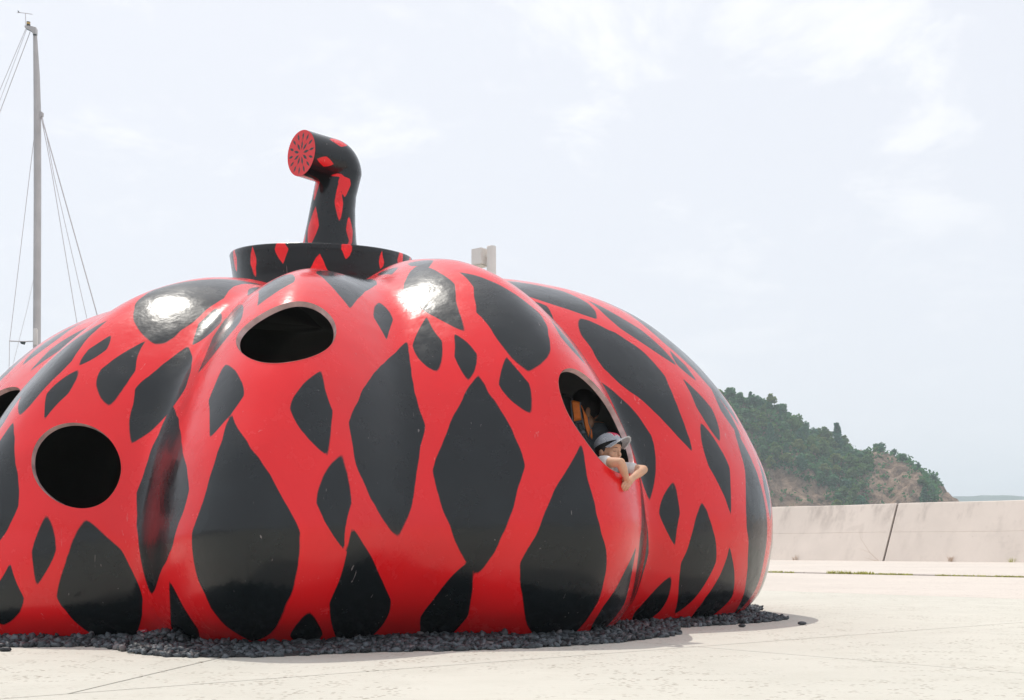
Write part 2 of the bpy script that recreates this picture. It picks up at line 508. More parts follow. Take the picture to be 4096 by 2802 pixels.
wl = [(3103, .18, .07, "small green weed clump in the paving joint beside the pumpkin's right edge"),
      (3157, .12, .05, "tiny weed tuft in the paving joint, second from the pumpkin"),
      (3352, .30, .13, "bushiest green weed clump in the paving joint left of the wall's open joint"),
      (3412, .34, .09, "low spreading weed clump in the paving joint below the wall's open joint"),
      (3466, .2, .11, "thin weed tuft with one tall blade in the paving joint"),
      (3514, .24, .05, "flat weed patch in the paving joint right below the wall's open joint"),
      (3567, .28, .06, "dense low weed patch in the paving joint right of the wall's open joint"),
      (3625, .14, .05, "sparse weed tuft in the middle of the right half of the paving joint"),
      (3765, .14, .035, "faint flat weed tuft left of the long weed strip in the paving joint"),
      (3938, .9, .05, "long flat strip of yellow-green weed in the paving joint near the right edge"),
      (4062, .4, .05, "weed patch in the paving joint at the photo's right edge")]
for px, r, h, lb in wl:
    c = on_line(OFF_1, px)
    tag(tuft("weed", c, r, h * 0.55 + 0.015, int(60 + r * 160), M["weed"], DIR), lb, "weed", "weeds in the paving joint", "stuff" if r > .35 else None)
for px, h, lb in ((3178, .28, "thin dry weed at the foot of the sea wall nearest the pumpkin"), (3802, .3, "thin weed at the foot of the sea wall right of its open joint"), (4045, .22, "small leafy weed at the foot of the sea wall near the right edge")):
    tag(tuft("weed", on_line(OFF_W - 0.06, px), 0.12, h, 26, M["weed"] if px > 3900 else M["dry"], None, 0.6), lb, "weed", "weeds at the wall's foot")
mb = MB()
b0 = WJ - NRM * 0.05 + DIR * 0.15
mb.tube([b0, b0 + DIR * 0.35 + Vector((0, 0, .35)) - NRM * .1, b0 + DIR * 0.75 + Vector((0, 0, .9)) - NRM * .1, b0 + DIR * 0.9 + Vector((0, 0, 1.25)) - NRM * 0.05], [.008, .006, .004, .002], 5)
mb.tube([b0 + DIR * 0.35 + Vector((0, 0, .35)) - NRM * .1, b0 + DIR * .8 + Vector((0, 0, .55)) - NRM * .2], [.005, .002], 4)
mb.tube([b0, b0 + DIR * .6 + Vector((0, 0, .16)) - NRM * .15], [.007, .002], 4)
o = mb.build("dry_plant", M["dry"])
tag(o, "bare brown dried plant growing from the foot of the sea wall's open joint", "plant")

# ------------------------------------------------------------------ headland with woods, far islands
def hill_top(x):   # ridge height against x at the ridge's distance
    k = np.array([-70, -45, -20, 10, 40, 64.6, 73.5, 80.4, 87.2, 94, 99.5, 102.3, 106.4, 109.1, 114.6, 118.7, 122.8, 126.9, 129.0, 130.6, 133])
    h = np.array([-4, 20, 40, 52, 54, 49.5, 47.0, 45.4, 42.5, 37.6, 36.5, 34.5, 33.5, 33.4, 32.5, 30.5, 28.0, 24.5, 19.0, 9, -5])
    return np.interp(x, k, h)
HY = 360.0
gx = np.linspace(-75, 150, 260); gy = np.linspace(285, 460, 170)
GX, GY = np.meshgrid(gx, gy, indexing="ij")
def terrain(X, Y):
    P = np.stack([X / 14, Y / 14, X * 0], -1)
    wob = fbm(P, 3, 4)
    yy = Y + 9 * wob + np.clip((X - 95) / 40, 0, 1) * -14
    front = np.clip((yy - 296) / (HY - 296), 0, 1)
    steep = np.clip((X - 88) / 30, 0, 1)
    s = front ** (1.05 - 0.55 * steep)
    back = np.clip((455 - yy) / (455 - HY), 0, 1)
    s = np.where(yy < HY, s, back ** 0.8)
    base = hill_top(X) - 2.0
    h = base * s - 4.0 * (1 - s)
    gul = 1 - np.abs(fbm(np.stack([X / 5.5, Y / 16, X * 0 + 5], -1), 9, 4)) * 2
    rockm = np.clip((X - 98) / 14, 0, 1)
    h = h + s * (1 - s) * 4 * gul * (2.6 * rockm + 0.9) + wob * 1.2 * s
    h = h + fbm(np.stack([X / 2.2, Y / 2.2, X * 0], -1), 21, 3) * (0.5 + 0.9 * rockm) * (s > 0.02)
    return h
GZ = terrain(GX, GY)
n0, n1 = GX.shape
I = np.arange(n0 * n1).reshape(n0, n1)
FF = np.stack([I[:-1, :-1], I[1:, :-1], I[1:, 1:], I[:-1, 1:]], -1).reshape(-1, 4)
rock = bpy.data.materials.new("headland_rock"); rock.use_nodes = True
t = rock.node_tree; b = t.nodes["Principled BSDF"]; g = N(t, "ShaderNodeNewGeometry").outputs["Position"]
c = mixc(t, ramp(t, noise(t, g, 0.22, 8, 0.75, 0.8, (1, 1, 0.6)), 0.36, 0.64), (0.17, 0.11, 0.075), (0.50, 0.34, 0.24))
c = mixc(t, ramp(t, noise(t, g, 0.5, 7, 0.75, 1.2, (1, 1, 0.35)), 0.5, 0.66, 0, 0.8), c, (0.10, 0.072, 0.055))
c = mixc(t, ramp(t, noise(t, g, 0.33, 6, 0.6), 0.60, 0.68, 0, 0.8), c, (0.05, 0.06, 0.025))
t.links.new(c, b.inputs["Base Color"]); b.inputs["Roughness"].default_value = 0.95
bp = N(t, "ShaderNodeBump"); bp.inputs["Strength"].default_value = 1.0; bp.inputs["Distance"].default_value = 2.6
t.links.new(noise(t, g, 0.6, 8, 0.7, 0.8, (1, 1, 0.5)), bp.inputs["Height"]); t.links.new(bp.outputs[0], b.inputs["Normal"])
hill = mesh("hill", np.stack([GX, GY, GZ], -1).reshape(-1, 3), FF, rock, None, True)
tag(hill, kind="structure")

def leafmat(name, col):
    m = bpy.data.materials.new(name); m.use_nodes = True
    t = m.node_tree; b = t.nodes["Principled BSDF"]
    a = N(t, "ShaderNodeAttribute", attribute_name="tint").outputs["Fac"]
    oi = N(t, "ShaderNodeObjectInfo").outputs["Random"]
    c = mixc(t, a, tuple(x * 0.7 for x in col), tuple(x * 1.5 for x in col))
    c = mixc(t, math_(t, "MULTIPLY", oi, 0.5), c, (col[0] * 1.5, col[1] * 1.15, col[2] * 0.6))
    t.links.new(c, b.inputs["Base Color"]); b.inputs["Roughness"].default_value = 0.7
    tr = N(t, "ShaderNodeBsdfTranslucent"); t.links.new(mixc(t, 0.5, c, (col[0] * 2.2, col[1] * 2.0, col[2])), tr.inputs["Color"])
    ms = N(t, "ShaderNodeMixShader"); ms.inputs[0].default_value = 0.42
    t.links.new(b.outputs[0], ms.inputs[1]); t.links.new(tr.outputs[0], ms.inputs[2])
    t.links.new(ms.outputs[0], t.nodes["Material Output"].inputs["Surface"])
    return m
leafs = [leafmat("leaf_deep", (0.044, 0.145, 0.070)), leafmat("leaf_mid", (0.080, 0.165, 0.060)), leafmat("leaf_light", (0.125, 0.18, 0.060)), leafmat("leaf_blue", (0.036, 0.135, 0.090))]
barkm = mat("bark", (0.09, 0.065, 0.05), 0.9, 0.3, 2)

def crown_mesh(kind, seed):
    r = np.random.default_rng(seed)
    V, T = [], []
    lobes = []
    if kind == "pine":     # flat layered boughs
        for i in range(9):
            z = r.uniform(1.6, 5.2); a = r.uniform(0, 6.28); rad = (6.0 - z) * 0.33 * r.uniform(0.3, 1)
            lobes.append((rad * math.cos(a), rad * math.sin(a), z, r.uniform(0.9, 1.5), 0.35))
        lobes.append((0, 0, 5.4, 0.7, 0.6))
    elif kind == "cone":   # dark pointed evergreen
        for i in range(11):
            z = 0.6 + i * 0.52; rad = (6.6 - z) * 0.30
            a = r.uniform(0, 6.28)
            lobes.append((rad * 0.3 * math.cos(a), rad * 0.3 * math.sin(a), z, rad * 0.95 + 0.2, 0.5))
    else:
        for i in range(11):
            a = r.uniform(0, 6.28); z = r.uniform(1.2, 4.0); rad = r.uniform(0.2, 1.7) * (1 - abs(z - 2.5) / 4)
            lobes.append((rad * math.cos(a), rad * math.sin(a), z, r.uniform(0.9, 1.5), 0.75))
    for (cx, cy, cz, rr, fl) in lobes:
        for k in range(46):
            d = r.normal(size=3); d /= np.linalg.norm(d)
            p = np.array([cx, cy, cz]) + d * np.array([rr, rr, rr * fl]) * r.uniform(0.6, 1.08)
            nrm = d * 0.8 + r.normal(size=3) * 0.5 + np.array([0, 0, 0.35]); nrm /= np.linalg.norm(nrm)
            u = np.cross(nrm, r.normal(size=3)); u /= np.linalg.norm(u); v = np.cross(nrm, u)
            s = r.uniform(0.20, 0.46)
            tint = np.clip(0.45 + 0.35 * r.normal() * 0.6 + (0.25 if r.random() < 0.2 else 0), 0, 1)
            for q in ((-1, -.5), (.9, -.7), (1, .6), (-.8, .8)):
                V.append(p + u * q[0] * s + v * q[1] * s); T.append(tint)
    F = np.arange(len(V)).reshape(-1, 4)
    return np.array(V), F, T
def trunk_mesh(kind, seed):
    r = random.Random(seed); mb = MB()
    top = 5.0 if kind != "round" else 3.0
    mb.tube([(0, 0, -1.2), (0.05, 0.03, 1.0), (0.12, -0.04, top * 0.6), (0.05, 0, top)], [0.22, 0.17, 0.11, 0.04], 6)
    for i in range(4):
        a = r.uniform(0, 6.28); z = r.uniform(0.25, 0.6) * top
        mb.tube([(0.06, 0, z), (math.cos(a) * .8, math.sin(a) * .8, z + .5), (math.cos(a) * 1.4, math.sin(a) * 1.4, z + .8)], [.08, .05, .02], 5)
    return mb
PROTO = []
for i, (kd, lm) in enumerate((("round", 0), ("round", 1), ("pine", 1), ("cone", 3), ("round", 2), ("pine", 2), ("round", 3), ("cone", 0))):
    V, F, T = crown_mesh(kd, 40 + i)
    o = mesh("crown", V, F, leafs[lm], None, False, attrs={"tint": T})
    tr = trunk_mesh(kd, i).build("trunk", barkm)
    PROTO.append((kd, lm, o.data, tr.data))
    bpy.data.objects.remove(o); bpy.data.objects.remove(tr)
def plant_tree(k, x, y, z, s, label, group, rz=None):
    kd, lm, cm_, tm_ = PROTO[k]
    name = {"round": "broadleaf_tree", "pine": "pine_tree", "cone": "conifer_tree"}[kd]
    r = empty(name, (x, y, z)); r.scale = (s * random.uniform(.85, 1.2), s * random.uniform(.85, 1.2), s * random.uniform(.85, 1.15))
    r.rotation_euler = (random.uniform(-.06, .06), random.uniform(-.06, .06), random.uniform(0, 6.28) if rz is None else rz)
    for nm, me in (("trunk", tm_), ("crown", cm_)):
        c = bpy.data.objects.new(nm, me); C.objects.link(c); c.parent = r
    tag(r, label, "tree", group)
    return r
def hz_at(x, y):
    return float(terrain(np.array([[x]]), np.array([[y]]))[0, 0])
LBL = {"round": ["dark green rounded broadleaf tree among the woods on the hillside", "mid green rounded broadleaf tree among the woods on the hillside", "pale yellow-green broadleaf tree among the darker hillside woods", "bluish dark green broadleaf tree among the hillside woods"],
       "pine": ["", "mid green pine with flat layered boughs in the hillside woods", "light green pine with flat layered boughs in the hillside woods", ""],
       "cone": ["dark green pointed conifer among the hillside woods", "", "", "blue-green pointed conifer among the hillside woods"]}
SHADE = ["dark green", "mid green", "pale green", "bluish green"]
KIND = {"round": "rounded tree", "pine": "flat-boughed pine", "cone": "pointed conifer"}
GRP = {"round": "broadleaf trees on the headland", "pine": "pines on the headland", "cone": "conifers on the headland"}
def bare(x, y, z):
    """bare rock: the cliff foot at the left and the bluff at the right end"""
    sx = 1162 + 2633 * x / y; sy = HOR / 1.7625 - 2633 * (z - .6) / y
    if 1975 < sx < 2092 and sy > 1028 + max(0, sx - 2020) * 0.75 + max(0, 2000 - sx) * 0.6: return True
    if 1930 < sx < 1990 and 1000 < sy < 1045: return True
    if 1745 < sx < 1830 and sy > 1062 + abs(sx - 1765) * 0.5: return True
    if 1830 <= sx < 1900 and sy > 1095 + (sx - 1830) * 0.35: return True
    return False
rt = np.random.default_rng(5)
cnt = 0; placed = []
CXS, CYS = rt.uniform(52, 134, 6000), rt.uniform(296, 372, 6000)
CZS = terrain(CXS[:, None], CYS[:, None])[:, 0]
# skyline and front trees one by one
for i in range(6000):
    if cnt >= 296: break
    x, y, z = CXS[i], CYS[i], CZS[i]
    if z < 1.5 or z + 3 < 6: continue
    sx = 1162 + 2633 * x / y
    if sx < 1600 or sx > 2122: continue
    if bare(x, y, z): continue
    if any((x - a) ** 2 + ((y - b_) * 0.8) ** 2 < 3.1 ** 2 for a, b_ in placed): continue
    placed.append((x, y)); cnt += 1
    u = rt.random()
    k = int(rt.choice([0, 1, 2, 3, 4, 5, 6, 7], p=[.24, .18, .13, .05, .09, .08, .19, .04]))
    s = rt.uniform(0.75, 1.25) * (0.42 if x > 116 else 0.6 if x > 106 else 0.85)
    kd, lm = PROTO[k][:2]
    rel = z / max(hill_top(x), 5)
    where = "on the skyline" if rel > .9 else "high on the headland" if rel > .66 else "halfway up the headland" if rel > .42 else "low on the headland"
    side_ = "near the pumpkin's edge" if x < 76 else "in the middle of the woods" if x < 95 else "towards the bare bluff"
    lb = f"{SHADE[lm]} {KIND[kd]} {where}, {side_}"
    plant_tree(k, x, y, z - 0.6 * s, s, lb, f"{SHADE[lm]} {KIND[kd]}s {where} {side_}")
for (px, Y, k, s, lb) in ((3350, 358, 3, 1.25, "big dark tree standing tallest on the headland's skyline above the bare bluff"),
                          (3300, 360, 2, 1.0, "loose thin-crowned pine on the skyline just left of the tallest dark tree"),
                          (3080, 360, 5, 1.0, "small pine sticking up from the highest visible part of the skyline"),
                          (3456, 352, 0, 0.6, "small dark tree on the skyline edge above the bare bluff")):
    x = (px - CX0) / FOCAL * Y
    plant_tree(k, x, Y, hz_at(x, Y) - 0.5, s, lb, None)
# undergrowth: one leafy mass that covers the ground between the trees
V, T = [], []
n = 0
while n < 9000:
    m_ = 4000
    x = rt.uniform(-60, 135, m_); y = rt.uniform(294, 400, m_); z = terrain(x[:, None], y[:, None])[:, 0]
    for a, b_, c_ in zip(x, y, z):
        if c_ < 1.0 or (bare(a, b_, c_) and rt.random() < .93) or 1162 + 2633 * a / b_ > 2128: continue
        if rt.random() < 0.5 and a < 60: continue
        n += 1
        for q in range(9):
            d = rt.normal(size=3) * (0.7, 0.7, 0.55); p = np.array([a, b_, c_ + 0.6]) + d
            u = rt.normal(size=3); u /= np.linalg.norm(u); v = np.cross(u, rt.normal(size=3)); v /= np.linalg.norm(v)
            s = rt.uniform(0.22, 0.5); tn = np.clip(rt.normal(0.35, 0.22), 0, 1)
            for e in ((-1, -.6), (.9, -.7), (1, .6), (-.8, .8)):
                V.append(p + u * e[0] * s + v * e[1] * s); T.append(tn)
        if n >= 9000: break
o = mesh("undergrowth", np.array(V), np.arange(len(V)).reshape(-1, 4), leafs[0], None, False, attrs={"tint": T})
tag(o, kind="stuff")

# far islands that fade in the haze
isl_m = mat("island_woods", (0.06, 0.09, 0.05), 0.95, 0.3, 0.02)
def island(x0, x1, Y, pts, depth):
    xs = np.linspace(x0, x1, 120); ys = np.linspace(-1, 1, 24)
    A_, B_ = np.meshgrid(xs, ys, indexing="ij")
    top = np.interp((A_ - x0) / (x1 - x0), [p[0] for p in pts], [p[1] for p in pts])
    z = top * np.clip(1 - B_ ** 2, 0, 1) ** 0.8 + fbm(np.stack([A_ / 120, B_ * 3, A_ * 0], -1), 4, 4) * 12 * (1 - np.abs(B_)) - 3
    I = np.arange(A_.size).reshape(A_.shape)
    F = np.stack([I[:-1, :-1], I[1:, :-1], I[1:, 1:], I[:-1, 1:]], -1).reshape(-1, 4)
    o = mesh("hills", np.stack([A_, Y + B_ * depth, z], -1).reshape(-1, 3), F, isl_m, None, True)
    tag(o, kind="structure")
island(250, 1400, 1700, ((0, 0), (.1, 50), (.25, 74), (.4, 78), (.55, 66), (.75, 74), (1, 0)), 150)

# ------------------------------------------------------------------ the pumpkin's surface: (angle, 0 = top .. 1 = foot)
ZP = np.array([-1.5983,10.3492,-209.9096,-132.3569,-99.3171,-73.2807,-37.4052,32.1467,66.6759,118.0637,3.3510,3.5111,4.0503,3.7523,3.8902,4.1643,3.6995,3.7001,2.7120,2.7354,2.7078,2.9065,2.9926,2.8500,2.8484,2.8502,0.0016,0.2951,-0.1716,-0.0259,0.1162,0.1809,-0.0020,-0.0003,0.1498,0.1021,0.1400,0.1198,0.1760,0.0730,0.1499,0.1524,1.0636,1.4145,0.0000,0.3460,0.0053,-0.0185,0.0025,0.0323,0.0297,0.0348,-0.0026,-0.0101,-0.0400,0.3027,-15.5401,-4.8297,-0.3647,4.1870,0.4493,0.0000,0.0000])
PROF=np.array([(0,.955),(.12,.96),(.2,.975),(.28,.995),(.36,.992),(.46,.967),(.58,.915),(.70,.83),(.81,.72),(.895,.595),(.95,.47),(.985,.36),(1.0,.26),(.99,.16),(.965,.07),(.94,0),(.93,-.03)])
def make_profile():
    y=ZP[46:55]; P=PROF.copy()
    P[:,1]+=np.interp(np.arange(17),[0,3,5,7,9,11,12,14,16],[y[0],y[1],y[2],y[3],y[4],y[5],0,0,0])
    P[:,0]+=np.interp(np.arange(17),[0,12,13,14,15,16],[0,0,y[6],y[7],y[8],y[8]])
    P=np.vstack([2*P[0]-P[1],P,2*P[-1]-P[-2]]); out=[]
    for i in range(1,len(P)-2):
        a,b,c,d=P[i-1],P[i],P[i+1],P[i+2]
        for t in np.linspace(0,1,24,endpoint=False):
            out.append(.5*((2*b)+(c-a)*t+(2*a-5*b+4*c-d)*t*t+(3*b-a-3*c+d)*t**3))
    out.append(P[-2]); out=np.array(out)
    L=np.r_[0,np.cumsum(np.hypot(*np.diff(out*[3.7,2.85],axis=0).T))]
    s=np.linspace(0,1,400)
    return s,np.interp(s*L[-1],L,out[:,0]),np.interp(s*L[-1],L,out[:,1]),L[-1]
PS,PR,PZ,PLEN=make_profile()
def make_theta(N=3600):
    g0=ZP[2:10]; th=g0[0]+np.arange(N)*360./N
    g=np.r_[g0,g0[0]+360]; k=np.clip(np.searchsorted(g,th,side='right')-1,0,7)
    u=(th-g[k])/(g[k+1]-g[k])
    c=(g[:-1]+g[1:])/2; cc=np.r_[c[-1]-360,c,c[0]+360]
    j=np.clip(np.searchsorted(cc,th,side='right')-1,0,8); t=(th-cc[j])/(cc[j+1]-cc[j]); t=t*t*(3-2*t)
    sm=lambda v:(lambda vv: vv[j]*(1-t)+vv[j+1]*t)(np.r_[v[-1],v,v[0]])
    R,H,B=sm(ZP[10:18]),sm(ZP[18:26]),sm(ZP[26:34])
    dd=np.r_[ZP[34:42],ZP[34]]; tw=np.r_[ZP[55:63],ZP[55]]
    b=np.clip(1-np.abs(2*u-1)**ZP[43],0,1)**ZP[42]
    e=(dd[k]*(1-u)+dd[k+1]*u)*(1-b); tws=tw[k]*(1-u)+tw[k+1]*u
    def blur(v,sd):
        m=int(sd*4*N/360); x=np.arange(-m,m+1)*360./N; w=np.exp(-.5*(x/sd)**2); w/=w.sum()
        return np.convolve(np.r_[v[-m:],v,v[:m]],w,'valid')
    return th,blur(R,2),blur(H,2),blur(B,2),blur(e,1.7),blur(tws,2),k,u
TH,TR,THH,TB,TE,TT,TK,TU=make_theta()
def lookup(th):
    f=((th-TH[0])%360.)*len(TH)/360.; i=np.floor(f).astype(int)%len(TH); w=f-np.floor(f); i2=(i+1)%len(TH)
    L=lambda v:v[i]*(1-w)+v[i2]*w
    return L(TR),L(THH),L(TB),L(TE),L(TT),TK[i],TU[i]
def surf(th,t):
    R,H,B,e,tw,k,u=lookup(th)
    r=np.interp(t,PS,PR); z=np.interp(t,PS,PZ)
    low=np.clip((.26-z)/.26,0,1.2)**1.5
    rho=R*r*(1-e)+B*low
    Z=H*np.where(z>.26,.26+(z-.26)*(1-ZP[45]*e*np.clip((z-.26)/.4,0,1)),z)
    a=np.radians(th+tw*(t-.6)*2)
    return ZP[0]+rho*np.cos(a),ZP[1]+rho*np.sin(a),Z
HOLES = {
 0: [[(-139.5 + 7.6 * math.cos(a), 0.650 + 0.037 * math.sin(a)) for a in np.linspace(0, 2 * math.pi, 20)[:-1]]],
 2: [[(-91.31,.5993),(-91.51,.5837),(-90.71,.5662),(-89.51,.5526),(-87.71,.539),(-85.91,.5274),(-84.11,.5293),(-82.51,.539),(-81.51,.5565),(-80.91,.574),(-81.11,.5934),(-81.51,.609),(-82.51,.6245),(-83.91,.6343),(-85.31,.642),(-86.91,.642),(-88.31,.6362),(-89.91,.6226)]],
 1: [[(-111.31,.7606),(-111.91,.7412),(-111.91,.7256),(-111.11,.7101),(-109.51,.7062),(-107.71,.7062),(-105.71,.7159),(-104.11,.7295),(-102.91,.747),(-102.31,.7626),(-102.31,.7723),(-102.31,.7878),(-103.11,.8014),(-104.31,.8092),(-105.91,.8092),(-107.91,.8014),(-109.51,.7878),(-110.71,.7723)]],
 3: [[(-56.71,.6654),(-55.91,.6537),(-54.91,.6479),(-53.71,.6459),(-52.11,.6498),(-50.71,.6595),(-49.11,.6712),(-47.6,.684),(-46.4,.700),(-45.7,.7198),(-46.0,.7373),(-46.4,.753),(-47.31,.7665),(-48.71,.7742),(-50.51,.7781),(-51.91,.7781),(-53.71,.7742),(-54.91,.7626),(-55.71,.749),(-56.51,.7295),(-56.91,.714),(-57.11,.6945),(-56.91,.677)]],
 5: [[(60 + 7 * math.cos(a), 0.62 + 0.05 * math.sin(a)) for a in np.linspace(0, 2 * math.pi, 20)[:-1]]],
 6: [[(96 + 9 * math.cos(a), 0.80 + 0.09 * math.sin(a)) for a in np.linspace(0, 2 * math.pi, 20)[:-1]]],
}
HOLE_L = [h for v in HOLES.values() for h in v]
def metric(poly):
    c = np.mean(poly, axis=0)
    rho = np.interp(c[1], PS, PR) * 3.5
    return np.array([math.pi / 180 * rho, PLEN])
def smooth_poly(poly, n=72):
    P = np.array(poly, float); m = len(P)
    a = np.fft.fft(P[:, 0] + 1j * P[:, 1] * 100)
    k = np.fft.fftfreq(m, 1 / m); a = a * np.exp(-(k / (m * 0.30)) ** 4)
    tt = np.arange(n) * m / n
    q = sum(a[i] * np.exp(2j * np.pi * k[i] * tt / m) for i in range(m)) / m
    return np.c_[q.real, q.imag / 100]
HP = [(smooth_poly(h), metric(h)) for h in HOLE_L]
def poly_sdf(th, t, hp):
    """signed distance (metres, negative inside) to one opening in the surface's own measure"""
    P, mtr = hp
    q = np.stack([th, t], -1) * mtr; V = P * mtr
    d = np.full(th.shape, 1e9); ins = np.zeros(th.shape, bool)
    for i in range(len(V)):
        a, b = V[i], V[(i + 1) % len(V)]
        e = b - a; w_ = q - a
        h = np.clip((w_ @ e) / (e @ e), 0, 1)
        d = np.minimum(d, np.linalg.norm(w_ - h[..., None] * e, axis=-1))
        c = ((a[1] <= q[..., 1]) != (b[1] <= q[..., 1]))
        xs = a[0] + (q[..., 1] - a[1]) / (b[1] - a[1] if b[1] != a[1] else 1e-9) * e[0]
        ins ^= c & (q[..., 0] < xs)
    return np.where(ins, -d, d)

# grid: denser on the side that is turned to the plaza
tha = np.r_[np.arange(-209.9, -165, 0.6), np.arange(-165, 25, 0.22), np.arange(25, 150.05, 0.6)]
tta = np.r_[np.linspace(0.0, 0.1, 8)[:-1], np.linspace(0.1, 1.0, 330)]
A0, T0 = np.meshgrid(tha, tta, indexing="ij")
Aw = A0.copy(); Tw = T0.copy()
S0 = np.full(A0.shape, 1e9)
for hp in HP:
    lo, hi = hp[0].min(0), hp[0].max(0)
    m_ = (A0 > lo[0] - 6) & (A0 < hi[0] + 6) & (T0 > lo[1] - .06) & (T0 < hi[1] + .06)
    sd = poly_sdf(A0[m_], T0[m_], hp)
    # pull the vertices next to the outline onto it
    near_ = np.abs(sd) < 0.022
    a_, t_ = A0[m_].copy(), T0[m_].copy()
    for _ in range(3):
        s_ = poly_sdf(a_, t_, hp); ga = (poly_sdf(a_ + .02, t_, hp) - poly_sdf(a_ - .02, t_, hp)) / .04; gt = (poly_sdf(a_, t_ + .0005, hp) - poly_sdf(a_, t_ - .0005, hp)) / .001
        g2 = (ga / hp[1][0]) ** 2 + (gt / hp[1][1]) ** 2 + 1e-9
        a_ -= np.where((sd < 0) & near_, s_ * ga / hp[1][0] ** 2 / g2, 0); t_ -= np.where((sd < 0) & near_, s_ * gt / hp[1][1] ** 2 / g2, 0)
    Aw[m_] = a_; Tw[m_] = t_
    S0[m_] = np.minimum(S0[m_], sd)
X, Y, Z = surf(Aw, Tw)
P0 = np.stack([X, Y, Z], -1)
# hand-laid unevenness
cen = np.array([ZP[0], ZP[1], 0.6])
rad = P0 - cen; rad /= np.linalg.norm(rad, axis=-1, keepdims=True)
P0 = P0 + rad * (0.006 * fbm(P0 * 1.7, 2, 3))[..., None]
nu, nv = A0.shape
I = np.arange(nu * nv).reshape(nu, nv)
In = np.roll(I, -1, 0)
FQ = np.stack([I[:, :-1], In[:, :-1], In[:, 1:], I[:, 1:]], -1).reshape(-1, 4)[:, ::-1]
ins = (S0 < -1e-4).ravel()
onb = ins & (S0.ravel() > -0.022)
deep = ins & ~onb
keep = ~(deep[FQ].any(1) | (ins[FQ].all(1)))
FK = FQ[keep]
VV = P0.reshape(-1, 3)
# normals
e1 = VV[FQ[:, 1]] - VV[FQ[:, 0]]; e2 = VV[FQ[:, 3]] - VV[FQ[:, 0]]
fn = np.cross(e1, e2); VN = np.zeros_like(VV)
for k in range(4): np.add.at(VN, FQ[:, k], fn)
VN /= np.linalg.norm(VN, axis=1, keepdims=True) + 1e-12
if (VN * rad.reshape(-1, 3)).sum() < 0: VN = -VN; FK = FK[:, ::-1]

# the painted markings: ragged lengthwise streaks, as on a striped gourd
tk = lookup(A0)[5]
rho_ = lookup(A0)[0] * np.interp(T0, PS, PR)
paint = np.full(A0.shape, 1.0)
rg = np.random.default_rng(23)
W3 = P0 * 1.0
wn1 = fbm(W3 * 3.2, 31, 3); wn2 = fbm(W3 * 9.0, 57, 2)
gth = np.r_[ZP[2:10], ZP[2] + 360]
seeds = []
for l in range(8):
    a0, a1 = gth[l], gth[l + 1]
    for size, tries in ((0.27, 70), (0.21, 200), (0.155, 360), (0.11, 600), (0.08, 600)):
        for _ in range(tries):
            th_ = rg.uniform(a0 + 1, a1 - 1); t_ = rg.uniform(0.33, 0.97)
            rr_ = np.interp(t_, PS, PR) * ZP[10 + l]
            a_ = size * rg.uniform(.85, 1.15) * (0.75 + .25 * min(1, rr_ / 3)); b_ = a_ * rg.uniform(2.2, 3.4)
            if t_ + b_ / PLEN > 1.02: continue
            ok = True
            qs = np.array([[th_ * math.pi / 180 * rr_, (t_ + k_ * b_ / PLEN) * PLEN] for k_ in (-.9, -.45, 0, .45, .9)])
            lim = 0.07 + a_ * 0.95 * (1 - np.abs([-.9, -.45, 0, .45, .9]))
            for hp in HP:
                if abs(th_ - hp[0][:, 0].mean()) > 40: continue
                pv_ = hp[0] * (math.pi / 180 * rr_, PLEN); c0 = pv_.mean(0); rmin = np.linalg.norm(pv_ - c0, axis=1)
                dd_ = np.linalg.norm(qs[:, None] - pv_[None], axis=2).min(1)
                if (dd_ < lim).any() or (np.linalg.norm(qs - c0, axis=1) < rmin.mean()).any(): ok = False; break
            if not ok: continue
            for (c_, d_, e_, f_) in seeds:
                dx = (th_ - c_) * math.pi / 180 * rr_; dy = (t_ - d_) * PLEN
                if abs(dx) > 1.5 or abs(dy) > 3: continue
                if (abs(dx) / (a_ + e_ + 0.055)) ** 1.55 + (abs(dy) / ((b_ + f_) * 0.95 + 0.05)) ** 1.55 < 1: ok = False; break
            if ok: seeds.append((th_, t_, a_, b_))
for (c_, d_, a_, b_) in seeds:
    m_ = (np.abs(A0 - c_) < np.degrees(a_ * 2.2 / np.maximum(rho_, .4))) & (np.abs(T0 - d_) < b_ * 1.5 / PLEN)
    if not m_.any(): continue
    dx = (A0[m_] - c_) * math.pi / 180 * rho_[m_]; dy = (T0[m_] - d_) * PLEN
    # a long leaf shape with clean hand-painted edges: leaning, bent and fuller towards one end
    s1, s2, s3 = math.sin(c_ * 3.1 + d_ * 50), math.sin(c_ * 1.7 + d_ * 90), math.sin(c_ * 5.3 + d_ * 20)
    dx = dx + 0.10 * s1 * dy + 0.55 * a_ * s2 * (dy / b_) ** 2 + 0.16 * a_ * wn1[m_]
    taper = np.clip(1 + 0.5 * s3 * dy / b_, .35, 1.65) * (1 + .10 * wn1[m_])
    q = (np.abs(dx / (a_ * taper)) ** 1.32 + np.abs(dy / b_) ** 1.18) ** (1 / 1.25)
    f = (q - 1) * a_ * 0.8 + 0.05 * a_ * wn1[m_]
    paint[m_] = np.minimum(paint[m_], f)

pk = empty("pumpkin_sculpture", (ZP[0], ZP[1], 0))
tag(pk, "giant glossy red and black pumpkin sculpture with round openings and a crooked black stalk", "sculpture", None)
used = np.zeros(len(VV), bool); used[FK.ravel()] = True
rem = np.cumsum(used) - 1
mesh("shell", VV[used], rem[FK], M["paint"], pk, True, attrs={"paint": paint.ravel()[used]})
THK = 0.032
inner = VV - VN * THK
mesh("lining", inner[used], rem[FK][:, ::-1], M["inside"], pk, True)
